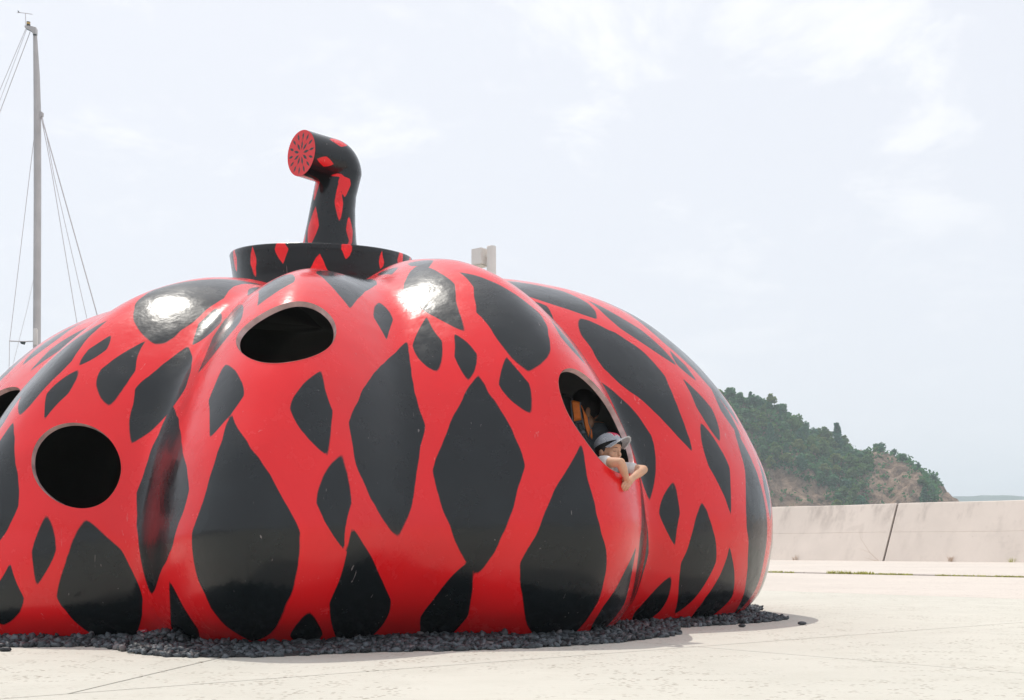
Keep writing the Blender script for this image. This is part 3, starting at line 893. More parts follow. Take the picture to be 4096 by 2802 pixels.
# edge of every opening
ed = {}
for f in FK:
    for a, b_ in ((0, 1), (1, 2), (2, 3), (3, 0)):
        e = (f[a], f[b_])
        if onb[e[0]] and onb[e[1]]:
            if (e[1], e[0]) in ed: del ed[(e[1], e[0])]
            else: ed[e] = 1
def in_hole(v, hp):
    a, t_ = A0.ravel()[v], T0.ravel()[v]
    lo, hi = hp[0].min(0), hp[0].max(0)
    return lo[0] - 1 < a < hi[0] + 1 and lo[1] - .02 < t_ < hi[1] + .02
for hp in HP:
    E_ = [e for e in ed if in_hole(e[0], hp)]
    ids = {}; V, F = [], []
    def gi(v):
        if v not in ids:
            ids[v] = len(V)
            V.append(VV[v] + VN[v] * 0.004); V.append(inner[v])
        return ids[v]
    for a, b_ in E_:
        i, j = gi(a), gi(b_)
        F.append((j, i, i + 1, j + 1))
    # a narrow rolled lip round the outside
    if F: mesh("opening_rim", V, F, M["rim"], pk, True)

# collar and stalk
def ring_obj(name, rings, mat_, cap0=None, cap1=True, paintfn=None, parent=pk):
    n = len(rings[0]); V = np.array([v for r in rings for v in r]); F = []
    for i in range(len(rings) - 1):
        for k in range(n): F.append((i * n + k, i * n + (k + 1) % n, (i + 1) * n + (k + 1) % n, (i + 1) * n + k))
    if cap1:
        V = np.vstack([V, V[-n:].mean(0)]); c = len(V) - 1
        for k in range(n): F.append(((len(rings) - 1) * n + k, (len(rings) - 1) * n + (k + 1) % n, c))
    return fix_normals(mesh(name, V, F, mat_, parent, True, attrs={"paint": paintfn(V)}))
CC = np.array([-1.70, 10.30, 3.17])
ang = np.linspace(0, 2 * np.pi, 160, endpoint=False)
rings = []
prof_c = [(0.745, -0.52), (0.765, -0.26), (0.78, -0.16), (0.795, -0.05), (0.802, -0.015), (0.797, -0.003), (0.78, 0.0)] + [(r_, 0.012 * (1 - r_ / 0.78)) for r_ in (0.7, 0.55, 0.4, 0.28, 0.1)]
# extra rings on the side for the figure's edge
sd_ = []
for (r0, z0), (r1, z1) in zip(prof_c[:-1], prof_c[1:]):
    k = max(1, int(math.hypot(r1 - r0, z1 - z0) / 0.02))
    sd_ += [(r0 + (r1 - r0) * i / k, z0 + (z1 - z0) * i / k) for i in range(k)]
sd_.append(prof_c[-1])
for r_, z_ in sd_:
    wob = 1 + 0.012 * np.sin(ang * 3 + 1) + 0.008 * np.sin(ang * 5)
    x = CC[0] + r_ * wob * np.cos(ang); y = CC[1] + r_ * wob * np.sin(ang)
    rings.append(np.stack([x, y, CC[2] + z_ + 0.095 * (y - CC[1])], -1))
def collar_paint(V):
    a = np.arctan2(V[:, 1] - CC[1], V[:, 0] - CC[0]); d = np.full(len(V), 1.0)
    r_ = np.random.default_rng(3); zz_ = V[:, 2] - CC[2] - 0.095 * (V[:, 1] - CC[1])
    for i in range(17):
        c = i * 2 * np.pi / 17 + r_.uniform(-.1, .1); w_ = r_.uniform(.03, .075); top = r_.uniform(-.09, -.02) if i % 2 else 0.05
        da = (a - c + np.pi) % (2 * np.pi) - np.pi
        h = r_.uniform(.07, .15)
        x_ = np.abs(da) * 0.8 + 0.02 * vnoise(V * 14, 5)
        d = np.minimum(d, np.maximum(x_ - w_ * np.clip(1 - np.abs(zz_ - top + h) / (h * 1.2), -1, 1), np.abs(zz_ - top + h) - h * 1.2))
    return d
ring_obj("collar", rings, M["paint_dark"], paintfn=collar_paint)

pd = np.array([-0.68, -0.733, 0.0]); pd /= np.linalg.norm(pd)
side = np.cross(pd, [0, 0, 1.0])
col = [((-1.625, 10.31, 3.02), .345), ((-1.625, 10.31, 3.13), .285), ((-1.622, 10.31, 3.2), .255), ((-1.617, 10.31, 3.32), .232), ((-1.607, 10.315, 3.46), .213), ((-1.595, 10.32, 3.6), .199), ((-1.58, 10.325, 3.72), .192), ((-1.56, 10.335, 3.82), .194), ((-1.54, 10.34, 3.92), .198)]
dens = []
for (a, ra), (b_, rb) in zip(col[:-1], col[1:]):
    for i in range(9): dens.append((np.array(a) + (np.array(b_) - np.array(a)) * i / 9, ra + (rb - ra) * i / 9))
dens.append((np.array(col[-1][0]), col[-1][1]))
rings = []
ang2 = np.linspace(0, 2 * np.pi, 72, endpoint=False)
for c, r_ in dens:
    rings.append(np.array([c + r_ * (pd * math.cos(q) + side * math.sin(q)) for q in ang2]))
top = dens[-1][0]; RB = 0.085
cb = top + pd * RB
for i in range(1, 19):
    q0 = math.pi / 2 * i / 18
    c = cb - pd * RB * math.cos(q0) + np.array([0, 0, RB * math.sin(q0)])
    f = pd * math.cos(q0) - np.array([0, 0, 1]) * math.sin(q0)
    r_ = .198 + .004 * math.sin(q0)
    rings.append(np.array([c + r_ * (f * math.cos(q) + side * math.sin(q)) for q in ang2]))
endc = cb + np.array([0, 0, RB])
for i in range(1, 25):
    c = endc + pd * 0.33 * i / 24
    f = -np.array([0, 0, 1.0]); r_ = .202 - .006 * i / 24
    rings.append(np.array([c + r_ * (f * math.cos(q) + side * math.sin(q)) for q in ang2]))
tip = endc + pd * 0.33
FL = []      # red leaf-shaped flecks: centre on the axis' height, bearing round it, half width, half length
rs_ = np.random.default_rng(12)
for zc_, n_ in ((3.17, 4), (3.38, 4), (3.58, 3), (3.76, 4)):
    for i in range(n_): FL.append((zc_ + rs_.uniform(-.05, .05), 2 * math.pi * (i + rs_.uniform(-.2, .2)) / n_ + zc_ * 5, rs_.uniform(.035, .06), rs_.uniform(.12, .19)))
HF = [(0.02, .10, .055, .10), (.10, 1.5, .05, .09), (.2, -1.45, .05, .10), (.21, 2.7, .045, .09), (.24, .55, .03, .06), (.04, -2.4, .06, .1), (.02, 2.2, .045, .08), (.08, -.75, .03, .07)]
def stalk_paint(V):
    d = np.full(len(V), 1.0)
    q = V - (-1.6, 10.32, 0); a = np.arctan2(q @ side, q @ pd)
    for zc_, ac_, w_, l_ in FL:
        da = (a - ac_ + np.pi) % (2 * np.pi) - np.pi
        v = ((np.abs(da * .2) / w_) ** 1.25 + (np.abs(V[:, 2] - zc_) / l_) ** 1.15) ** (1 / 1.2)
        d = np.where(V[:, 2] < 3.84, np.minimum(d, (v - 1) * w_), d)
    h = V - endc; u_ = h @ pd; b_ = np.arctan2(h @ side, h[:, 2])
    for uc_, ac_, w_, l_ in HF:
        db = (b_ - ac_ - math.pi / 2 + np.pi) % (2 * np.pi) - np.pi
        v = ((np.abs(db * .2) / w_) ** 1.25 + (np.abs(u_ - uc_) / l_) ** 1.15) ** (1 / 1.2)
        d = np.where(V[:, 2] >= 3.84, np.minimum(d, (v - 1) * w_), d)
    return d
ring_obj("stalk", rings, M["paint_dark"], cap1=False, paintfn=stalk_paint)
# the cut end: a red disc with black fibres that fan out from the middle
rr_ = np.linspace(0.0, 0.196, 26)[1:][::-1]
ang3 = np.linspace(0, 2 * np.pi, 216, endpoint=False)
rings = [np.array([tip + pd * 0.002 + r_ * (-np.array([0, 0, 1.0]) * math.cos(q) + side * math.sin(q)) for q in ang3]) for r_ in rr_]
def cut_paint(V):
    p = V - tip; x = -p[:, 2]; y = p @ side; r_ = np.hypot(x, y); a = np.arctan2(x, y)
    d = np.full(len(V), 1.0)
    for n_, r0, r1, wd, ph in ((9, .035, .105, .012, 0), (14, .115, .178, .011, .2)):
        aa = ((a + ph) * n_ / (2 * np.pi)) % 1.0 - 0.5
        lat = np.abs(aa) * 2 * np.pi * r_ / n_
        m_ = (r_ - r0) / (r1 - r0)
        d = np.minimum(d, np.where((m_ > -.2) & (m_ < 1.2), lat - wd * np.clip(1 - np.abs(2 * m_ - 1) ** 2, 0, 1), 1))
    return np.minimum(d, .5)
ring_obj("stalk_end", rings, M["paint"], paintfn=cut_paint)

# ------------------------------------------------------------------ dark pebble bed round the foot
BO = np.array([(-210, .42), (-160, .42), (-111.5, .43), (-105.7, .42), (-100.8, .58), (-97, .68), (-93.4, .69), (-89.5, .62), (-83.6, .61), (-79.8, .62), (-72.3, .84), (-62, .64), (-55.6, .49), (-48.7, .47), (-42, .56), (-36.4, .52), (-31.5, .42), (-22.5, .38), (-16.4, .42), (-10.9, .43), (-6.6, .33), (-3.9, .24), (3.2, .18), (9, .40), (14.6, .58), (25, .5), (32, .75), (45, .42), (67, .7), (90, .42), (118, .7), (150, .42)])
tbase = float(np.interp(0, -PZ, PS))
def base_r(a):
    x, y, z = surf(np.asarray(a, float), np.full(np.shape(a), tbase)); return np.hypot(x - ZP[0], y - ZP[1]), np.arctan2(y - ZP[1], x - ZP[0])
al = np.linspace(-210, 150, 721)[:-1]
br, bang = base_r(al)
bed_o = br + np.interp(al, BO[:, 0], BO[:, 1])
# the table's angles are true bearings, the surface's are its own: use bearings throughout
bd = np.degrees(bang); bd = np.where(bd > 150, bd - 360, bd); od = np.argsort(bd)
bdS, brS = bd[od], br[od]
def bases(a): return np.interp(a, bdS, brS, period=360)
def bed_out(a): return bases(a) + np.interp(((a + 210) % 360) - 210, BO[:, 0], BO[:, 1])
aa = np.arange(-210, 150, 0.5)
V = []; F = []
for a in aa:
    for k, (r_, z_) in enumerate(((bases(a) - 0.16, 0.045), (bases(a) + .12, 0.035), (bed_out(a), 0.004))):
        V.append((ZP[0] + r_ * math.cos(R(a)), ZP[1] + r_ * math.sin(R(a)), z_))
n = len(aa)
for i in range(n):
    j = (i + 1) % n
    for k in range(2): F.append((i * 3 + k, j * 3 + k, j * 3 + k + 1, i * 3 + k + 1))
bed = fix_normals(mesh("pebble_bed", V, F, mat("wet_dark_grit", (0.025, 0.028, 0.03), 0.9, 0.3, 20)))
tag(bed, kind="structure")
pm = bpy.data.materials.new("slate_pebble"); pm.use_nodes = True
t = pm.node_tree; b = t.nodes["Principled BSDF"]
oi = N(t, "ShaderNodeAttribute", attribute_name="shade").outputs["Fac"]; ob = N(t, "ShaderNodeObjectInfo").outputs["Random"]
gp_ = N(t, "ShaderNodeNewGeometry")
rnd = gp_.outputs["Random Per Island"]
v_ = math_(t, "POWER", math_(t, "FRACT", math_(t, "ADD", rnd, math_(t, "MULTIPLY", ob, 7.3))), 1.6)
c = mixc(t, v_, (0.009, 0.013, 0.017), (0.105, 0.125, 0.142))
c = mixc(t, ramp(t, v_, 0.93, 0.96), c, (0.16, 0.145, 0.15))
c = mixc(t, ramp(t, noise(t, gp_.outputs["Position"], 60, 4), .5, .75, 0, .4), c, (0.12, 0.125, 0.13))
t.links.new(c, b.inputs["Base Color"]); b.inputs["Roughness"].default_value = 0.55
ico = bmesh.new(); bmesh.ops.create_icosphere(ico, subdivisions=2, radius=1.0)
IV = np.array([v.co[:] for v in ico.verts]); IF = np.array([[v.index for v in f.verts] for f in ico.faces]); ico.free()
ico = bmesh.new(); bmesh.ops.create_icosphere(ico, subdivisions=1, radius=1.0)
IV1 = np.array([v.co[:] for v in ico.verts]); IF1 = np.array([[v.index for v in f.verts] for f in ico.faces]); ico.free()
def stone(IVx, seed):
    r = np.random.default_rng(seed)
    d = 1 + 0.22 * fbm(IVx * 0.9 + seed * 3.1, seed, 2)
    s = np.array([r.uniform(.85, 1.35), r.uniform(.65, .9), r.uniform(.38, .6)])
    return IVx * d[:, None] * s
def rotm(r):
    q = r.normal(size=4); q /= np.linalg.norm(q); w_, x, y, z = q
    return np.array([[1 - 2 * (y * y + z * z), 2 * (x * y - z * w_), 2 * (x * z + y * w_)], [2 * (x * y + z * w_), 1 - 2 * (x * x + z * z), 2 * (y * z - x * w_)], [2 * (x * z - y * w_), 2 * (y * z + x * w_), 1 - 2 * (x * x + y * y)]])
SM = []
for k in range(10):
    o = mesh("pebble", stone(IV1, k), IF1, pm, None, True); SM.append(o.data); bpy.data.objects.remove(o)
rp = np.random.default_rng(17)
pts = []
for a in np.arange(-200, 140, 0.30):
    front = -150 < a < 24
    width = bed_out(a) - bases(a) + 0.10
    if not front and rp.random() < 0.6: continue
    npb = rp.poisson(width / 0.060 * (1.7 if front else 1.0) * 0.6)
    for _ in range(npb):
        f = rp.random(); rr = bases(a) - 0.06 + f * width * 0.985
        s = rp.uniform(0.015, 0.034) * (1.25 if rp.random() < .15 else 1)
        h = 0.045 * (1 - f) ** 1.2 + 0.002
        # the bed is heaped in the furrow between two lobes
        h += 0.075 * math.exp(-((a + 99) / 3.2) ** 2) * (1 - f * 0.9)
        pts.append((a + rp.uniform(-.15, .15), rr, h * rp.uniform(.35, 1.0) + s * 0.25, s))
# near stones one by one, the rest as one mass
def wpos(a, r_): return ZP[0] + r_ * math.cos(R(a)), ZP[1] + r_ * math.sin(R(a))
order = sorted(range(len(pts)), key=lambda i: wpos(pts[i][0], pts[i][1])[1] / pts[i][3] if wpos(pts[i][0], pts[i][1])[0] > -3.0 else 1e9)
single = set(order[:296])
MV, MF = [], []; nb = 0
shp = [stone(IV1, 100 + k) for k in range(24)]
for i, (a, r_, z, s) in enumerate(pts):
    x, y = wpos(a, r_)
    if i in single:
        o = bpy.data.objects.new("pebble", SM[i % 10]); C.objects.link(o); o.parent = bed
        o.location = (x, y, z); o.scale = (s, s, s); o.rotation_euler = (rp.uniform(-.6, .6), rp.uniform(-.6, .6), rp.uniform(0, 6.28))
    else:
        m_ = rotm(rp) if rp.random() < .6 else np.eye(3)
        q = rp.uniform(0, 6.28); rz = np.array([[math.cos(q), -math.sin(q), 0], [math.sin(q), math.cos(q), 0], [0, 0, 1]])
        MV.append(shp[i % 24] @ (rz @ m_).T * s + (x, y, z)); MF.append(IF1 + nb); nb += len(IV1)
o = mesh("pebbles", np.vstack(MV), np.vstack(MF), pm, bed, True); o["kind"] = "stuff"
for (px, py), s, lb in (((21, 2607), .028, "single dark pebble lying on the concrete near the photo's left edge"), ((2968, 2510), .03, "single dark pebble on the concrete close to the pebble bed below the right lobe"), ((3208, 2501), .033, "single dark pebble lying on the concrete right of the pebble bed's tip")):
    o = mesh("pebble", stone(IV, int(px)) * s, IF, pm, None, True)
    p = gp(px, py); o.location = (p.x, p.y, s * .42)
    tag(o, lb, "pebble", "stray pebbles on the concrete")

# small red and black packet dropped on the pebbles
pc = at(575, 2537, 7.32)
bx = empty("snack_box", pc)
tag(bx, "small red and black packet lying on the pebbles in the furrow between two lobes", "packet")
MR = Matrix.Rotation(R(-14), 3, "Y") @ Matrix.Rotation(R(8), 3, "X")
def pk_box(nm, c, d, m_, bev=0.0015):
    mb = MB(); mb.box(pc + MR @ Vector(c), d, MR); return mb.build(nm, m_, bx, bevel=bev)
pk_box("body", (0, 0, -.006), (.064, .03, .032), M["blackcard"])
pk_box("lid", (-.001, .001, .0205), (.066, .033, .020), M["redcard"])
pk_box("painted_highlight", (-.004, -.0168, .0235), (.045, .001, .003), M["print_highlight"], 0)  # pale strip painted in for the highlight on the lid, no print
fc = bpy.data.curves.new("lettering", "FONT"); fc.body = "Kendor"; fc.size = 0.017; fc.extrude = 0.0004; fc.align_x = "CENTER"; fc.align_y = "CENTER"
tmp = bpy.data.objects.new("lettering", fc); C.objects.link(tmp)
dg = bpy.context.evaluated_depsgraph_get(); me = bpy.data.meshes.new_from_object(tmp.evaluated_get(dg)); bpy.data.objects.remove(tmp)
me.transform(Matrix.Translation(pc) @ MR.to_4x4() @ Matrix.Translation((.006, -.0158, -.004)) @ Matrix.Rotation(R(90), 4, "X"))
me.materials.clear(); me.materials.append(M["print_highlight"])
o = add_obj("lettering", me, bx)

# ------------------------------------------------------------------ yacht whose mast rises behind the pumpkin
BY = 34.0
def bp_(px, py): return at(px, py, BY)
yb = bp_(149, 2188); yb.z = -2.3
boat = empty("sailing_yacht", yb)
tag(boat, "moored sailing yacht whose tall grey mast and rigging rise behind the pumpkin's left side", "yacht")
m0, m1 = bp_(148, 560), bp_(139, 118)
V, F = [], []
prof_m = [(p[0], p[1]) for p in ((math.cos(q), math.sin(q)) for q in np.linspace(0, 2 * math.pi, 17)[:-1])]
lv = [(at(149, 0, BY).x, -1.4, .095)]
secs_m = [(-1.4, 136, 163), (at(0, 1375, BY).z, 133.5, 161.5), (at(0, 800, BY).z, 136.5, 163.5), (at(0, 450, BY).z, 136.3, 162.8), (at(0, 300, BY).z, 135, 158), (at(0, 140, BY).z, 133, 147.5), (at(0, 112, BY).z, 133, 146)]
for z_, l_, r_ in secs_m:
    xl, xr = (l_ - CX0) / FOCAL * BY, (r_ - CX0) / FOCAL * BY
    for cx_, cy_ in prof_m:
        V.append(((xl + xr) / 2 + cx_ * (xr - xl) / 2, BY + cy_ * (xr - xl) * 0.7, z_))
for i in range(len(secs_m) - 1):
    for k in range(16): F.append((i * 16 + k, i * 16 + (k + 1) % 16, (i + 1) * 16 + (k + 1) % 16, (i + 1) * 16 + k))
F.append(tuple((len(secs_m) - 1) * 16 + k for k in range(16)))
fix_normals(mesh("mast", V, F, M["alu"], boat, True))
def flat(name, pts, th, m_, Y=BY, parent=boat):
    q = [at(x, y, Y) for x, y in pts]; n = len(q)
    V = [p + Vector((0, -th / 2, 0)) for p in q] + [p + Vector((0, th / 2, 0)) for p in q]
    F = [tuple(range(n)), tuple(range(n, 2 * n))[::-1]] + [(i, n + i, n + (i + 1) % n, (i + 1) % n) for i in range(n)]
    return fix_normals(mesh(name, V, F, m_, parent))
k_ = 160 / 1817
Z4 = lambda L: [(40 + a * k_, 20 + b_ * k_) for a, b_ in L]
flat("mast_head", Z4([(705, 1000), (900, 1000), (1090, 1035), (1200, 1080), (1205, 1350), (1055, 1330), (1035, 1250), (930, 1190), (720, 1080)]), .16, M["alu"])
mb = MB(); a, b_ = Z4([(1050, 1360), (1208, 1370)]); mb.tube([at(*a, BY - .12), at(*b_, BY - .12)], .02, 6); mb.build("mast_band", M["darkmetal"], boat)
lt = Z4([(840, 860)])[0]; lp = at(*lt, BY)
mb = MB(); mb.tube([lp - Vector((0, 0, .03)), lp + Vector((0, 0, .035))], .052, 12); lamp = mb.build("masthead_light", M["amber"], boat, True)
mb = MB(); mb.tube([lp + Vector((0, 0, .036)), lp + Vector((0, 0, .05))], .055, 12); mb.tube([lp - Vector((0, 0, .06)), lp - Vector((0, 0, .031))], .055, 12); mb.tube([lp - Vector((.04, 0, .11)), lp - Vector((.04, 0, .06))], .01, 5); mb.tube([lp - Vector((-.04, 0, .11)), lp - Vector((-.04, 0, .06))], .01, 5); mb.build("light_cage", M["darkmetal"], lamp)
def wire(name, pts, r_, Y0=BY, Y1=None, m_="wire"):
    mb = MB(); n = len(pts); Y1 = Y0 if Y1 is None else Y1
    mb.tube([at(x, y, Y0 + (Y1 - Y0) * i / max(1, n - 1)) for i, (x, y) in enumerate(pts)], r_ * 0.8, 6)
    return mb.build(name, M[m_], boat)
vs_ = Z4([(720, 1010), (715, 800), (700, 380)])
wire("vane_staff", vs_, .012)
va = Z4([(330, 362), (450, 352), (700, 385), (1020, 432)])
vn = wire("wind_vane", va, .011)
o = flat("vane_fin", Z4([(345, 245), (372, 345), (450, 345), (400, 300)]), .012, M["darkmetal"], parent=vn)
# shrouds, stays and halyards
L2 = lambda L: [(a / 1.988, b_ / 1.988) for a, b_ in L]
L3 = lambda L: [(a / 1.988, 700 + b_ / 1.988) for a, b_ in L]
wire("stay", L2([(205, 232), (-120, 1000), (-260, 1500)]), .010, BY, BY + 3)
wire("stay", L2([(212, 235), (0, 800), (-160, 1250)]), .008, BY, BY + 2)
wire("stay", L2([(240, 255), (0, 890), (-220, 1480)]), .013, BY, BY + 2)
wire("stay", L2([(335, 930), (345, 980)]) + L3([(460, 0), (770, 1105), (950, 1750)]), .020, BY, BY - 1.5)
wire("stay", L2([(342, 985), (372, 1085)]) + L3([(428, 0), (690, 1137), (830, 1750)]), .012, BY, BY - 1)
wire("stay", L2([(330, 945), (375, 1170)]) + L3([(415, 0), (612, 1177), (715, 1780)]), .013, BY, BY - .6)
wire("shroud", L2([(270, 1105)]) + L3([(235, 0), (77, 1320), (72, 1530), (70, 1900)]), .011, BY, BY - .3)
wire("shroud", L3([(266, 830), (220, 1050), (108, 1490), (60, 1700)]), .007, BY, BY - .3)
wire("spreader", L3([(74, 1322), (190, 1327), (300, 1322)]), .022)
flat("spreader_light", L3([(165, 1330), (200, 1330), (190, 1350), (170, 1345)]), .1, M["darkmetal"])
mb = MB(); p = at(*L3([(283, 1290)])[0], BY - .2); mb.box(p, (.1, .12, .5)); mb.build("winch_bracket", M["steel"], boat, bevel=.02)
flat("shroud_tang", L2([(318, 890), (342, 898), (340, 925), (318, 948)]), .12, M["alu"])
# hull, deck house and boom, out of sight below the pumpkin's back
V, F = [], []
hs = [(-6.2, .35, .0), (-5.0, 1.2, .05), (-2.5, 1.75, .1), (0, 1.85, .15), (2.5, 1.6, .3), (4.8, .85, .5), (6.4, .06, .75)]
for yy, hw, sh in hs:
    for fx, zz_ in ((-1, 1.05 + sh), (-.93, .45), (-.55, -.15), (0, -.5), (.55, -.15), (.93, .45), (1, 1.05 + sh)):
        V.append((yb.x + fx * hw, BY + .6 + yy, -2.3 + zz_))
for i in range(len(hs) - 1):
    for k in range(6): F.append((i * 7 + k, i * 7 + k + 1, (i + 1) * 7 + k + 1, (i + 1) * 7 + k))
    F.append((i * 7 + 6, i * 7, (i + 1) * 7, (i + 1) * 7 + 6))
F.append(tuple(range(7)))
fix_normals(mesh("hull", V, F, M["hull"], boat, False))
mb = MB(); mb.box((yb.x, BY + 1.2, -2.3 + 1.45), (1.9, 4.2, .5)); mb.build("deck_house", M["hull"], boat, bevel=.12)
mb = MB(); mb.tube([(yb.x, BY - .15, .2), (yb.x, BY - 4.6, .3)], .09, 10); mb.build("boom", M["alu"], boat, True)

# ------------------------------------------------------------------ lamp post behind the pumpkin's right shoulder
LY = 24.0
pb = at(1968, 2188, LY); pb.z = 0
post = empty("lamp_post", pb)
tag(post, "pale round post carrying a square lamp housing, rising behind the pumpkin's top", "lamp post")
mb = MB(); zt = at(0, 986.5, LY).z
mb.tube([(pb.x, LY, 0), (pb.x - .012, LY, zt - .03), (pb.x - .012, LY, zt)], [.112, .096, .094], 32); mb.tube([(pb.x, LY, 0), (pb.x, LY, .03)], .19, 24); mb.build("pole", M["steel"], post, True)
z1_, z0_ = at(0, 991, LY).z, at(0, 1056, LY).z
hx0, hx1, hx2 = at(1871, 0, LY).x, at(1916.5, 0, LY).x, at(1949, 0, LY).x
RZ = Matrix.Rotation(R(-38), 3, "Z")
mid = Vector((hx1 + .02, LY + .16, (z0_ + z1_) / 2))
mb = MB(); mb.box(mid + RZ @ Vector((-.0, 0, 0)), (.27, .27, z1_ - z0_), RZ); mb.build("lamp_housing", M["steel"], post, bevel=.008)
mb = MB(); mb.box(mid + RZ @ Vector((.137, .0, .03)), (.012, .2, .24), RZ); mb.build("lamp_door", M["steel"], post, bevel=.004)
mb = MB(); mb.box(mid + RZ @ Vector((0, 0, -(z1_ - z0_) / 2 - .012)), (.25, .25, .02), RZ); mb.build("lamp_glass", mat("frosted_glass", (.5, .48, .42), .3), post)
mb = MB(); mb.tube([mid + Vector((.05, -.02, 0)), (pb.x, LY, mid.z)], .03, 10); mb.build("bracket", M["steel"], post)

# ------------------------------------------------------------------ people
def body(name, prims, voxel, m_, parent, smooth_it=6):
    bm = bmesh.new()
    def ball(c, r, M3=None):
        res = bmesh.ops.create_icosphere(bm, subdivisions=3, radius=1.0)
        for v in res["verts"]:
            p = Vector((v.co.x * r[0], v.co.y * r[1], v.co.z * r[2]))
            v.co = Vector(c) + ((M3 @ p) if M3 is not None else p)
    def cap_(a, b_, r0, r1):
        a, b_ = Vector(a), Vector(b_)
        ball(a, (r0,) * 3); ball(b_, (r1,) * 3)
        t_ = (b_ - a); L = t_.length
        if L < 1e-5: return
        q = t_.to_track_quat("Z", "Y").to_matrix().to_4x4()
        res = bmesh.ops.create_cone(bm, cap_ends=True, segments=20, radius1=r0, radius2=r1, depth=L)
        for v in res["verts"]: v.co = (Matrix.Translation((a + b_) / 2) @ q) @ v.co
    for p in prims:
        if p[0] == "c": cap_(*p[1:])
        else: ball(p[1], p[2], p[3] if len(p) > 3 else None)
    me = bpy.data.meshes.new(name); bm.to_mesh(me); bm.free()
    o = bpy.data.objects.new(name, me); C.objects.link(o)
    md = o.modifiers.new("r", "REMESH"); md.mode = "VOXEL"; md.voxel_size = voxel; md.use_smooth_shade = True
    ms = o.modifiers.new("s", "SMOOTH"); ms.factor = 0.5; ms.iterations = smooth_it
    dg = bpy.context.evaluated_depsgraph_get(); dg.update()
    m2 = bpy.data.meshes.new_from_object(o.evaluated_get(dg)); bpy.data.objects.remove(o)
    m2.materials.clear(); m2.materials.append(m_)
    m2.polygons.foreach_set("use_smooth", [True] * len(m2.polygons))
    return add_obj(name, m2, parent)
def q2(cx, cy, Y): return at(2340 + cx / 6.115, 1720 + cy / 6.115, Y)

boy = empty("person", (0.58, 7.95, 0.02))
tag(boy, "child in a striped cap and white shirt leaning out of the pumpkin's right opening", "person")
HC = q2(585, 520, 7.80)
FWD = Vector((0.72, -0.66, -0.06)).normalized()
SD = FWD.cross(Vector((0.02, 0, 1))).normalized(); UPV = SD.cross(FWD).normalized()
HM = Matrix((SD, FWD, UPV)).transposed()      # head axes: x to its right, y forward, z up
def hp_(x, y, z): return HC + HM @ Vector((x, y, z))
shR, elR, wrR = q2(470, 800, 7.50), q2(868, 800, 7.40), q2(1000, 1150, 7.475)
shL, elL, wrL = q2(1010, 960, 7.72), q2(1425, 975, 7.66), q2(1185, 1165, 7.545)
neck, chest, hip = HC + Vector((-.02, .06, -.13)), q2(720, 1180, 7.84), Vector((0.50, 8.02, 0.56))
P = [("e", hp_(0, -.005, .012), (.074, .088, .092), HM), ("e", hp_(0, .022, -.032), (.058, .062, .066), HM),
     ("e", hp_(.036, .048, -.022), (.028, .024, .026), HM), ("e", hp_(-.036, .048, -.022), (.028, .024, .026), HM),
     ("e", hp_(0, .05, -.075), (.026, .022, .02), HM), ("e", hp_(0, .055, .03), (.05, .03, .03), HM),
     ("e", hp_(0, .088, -.024), (.0115, .013, .010), HM), ("c", hp_(0, .078, .008), hp_(0, .088, -.02), .007, .010),
     ("e", hp_(0, .073, -.054), (.019, .012, .006), HM), ("e", hp_(0, .071, -.063), (.016, .012, .006), HM),
     ("e", hp_(.074, -.008, -.012), (.008, .017, .026), HM), ("e", hp_(-.074, -.008, -.012), (.008, .017, .026), HM),
     ("c", HC + Vector((-.012, .03, -.07)), neck + Vector((-.0, .02, -.06)), .036, .042),
     ("e", chest + Vector((0, .05, 0)), (.115, .08, .13)), ("c", chest + Vector((0, .06, -.05)), hip, .09, .095),
     ("c", neck + Vector((0, .02, -.05)), shR + Vector((.02, .05, 0)), .04, .04), ("c", neck + Vector((0, .02, -.06)), shL + Vector((0, .03, -.01)), .04, .04),
     ("c", shR, elR, .037, .030), ("c", elR, elR.lerp(wrR, .35), .029, .031), ("c", elR.lerp(wrR, .35), wrR, .031, .021),
     ("c", shL, elL, .037, .030), ("c", elL, elL.lerp(wrL, .35), .030, .031), ("c", elL.lerp(wrL, .35), wrL, .031, .021)]
for sx_ in (-.06, .06):
    hpj = hip + Vector((sx_, 0, -.03)); kn = Vector((.50 + sx_ * 1.1, 7.97, .32)); an_ = Vector((.48 + sx_ * 1.1, 8.06, .075))
    P += [("c", hpj, kn, .068, .048), ("c", kn, an_, .047, .030), ("e", an_ + Vector((.02, -.05, -.04)), (.033, .085, .03))]
# left hand: back of the hand towards the camera, fingers hanging down to the left
def finger(base, joints, r0):
    for a, b_, k in zip([base] + joints[:-1], joints, range(9)):
        P.append(("c", a, b_, r0 * (1 - .08 * k), r0 * (1 - .08 * (k + 1))))
palmL = q2(1070, 1260, 7.515)
P += [("c", wrL, palmL, .021, .026), ("e", palmL, (.030, .014, .034), Matrix.Rotation(R(30), 3, "Y"))]
for (b0_, b1_, b2_, b3_, r_) in (((1000, 1250), (925, 1320), (893, 1390), (905, 1440), .0072), ((1030, 1290), (960, 1380), (930, 1440), (935, 1478), .0076),
                                 ((1070, 1310), (1020, 1400), (985, 1462), (975, 1492), .0074), ((1110, 1320), (1080, 1400), (1050, 1455), (1035, 1480), .0066)):
    finger(q2(*b0_, 7.505), [q2(*b1_, 7.487), q2(*b2_, 7.492), q2(*b3_, 7.502)], r_)
finger(q2(1030, 1210, 7.52), [q2(960, 1215, 7.515), q2(915, 1240, 7.52)], .0078)
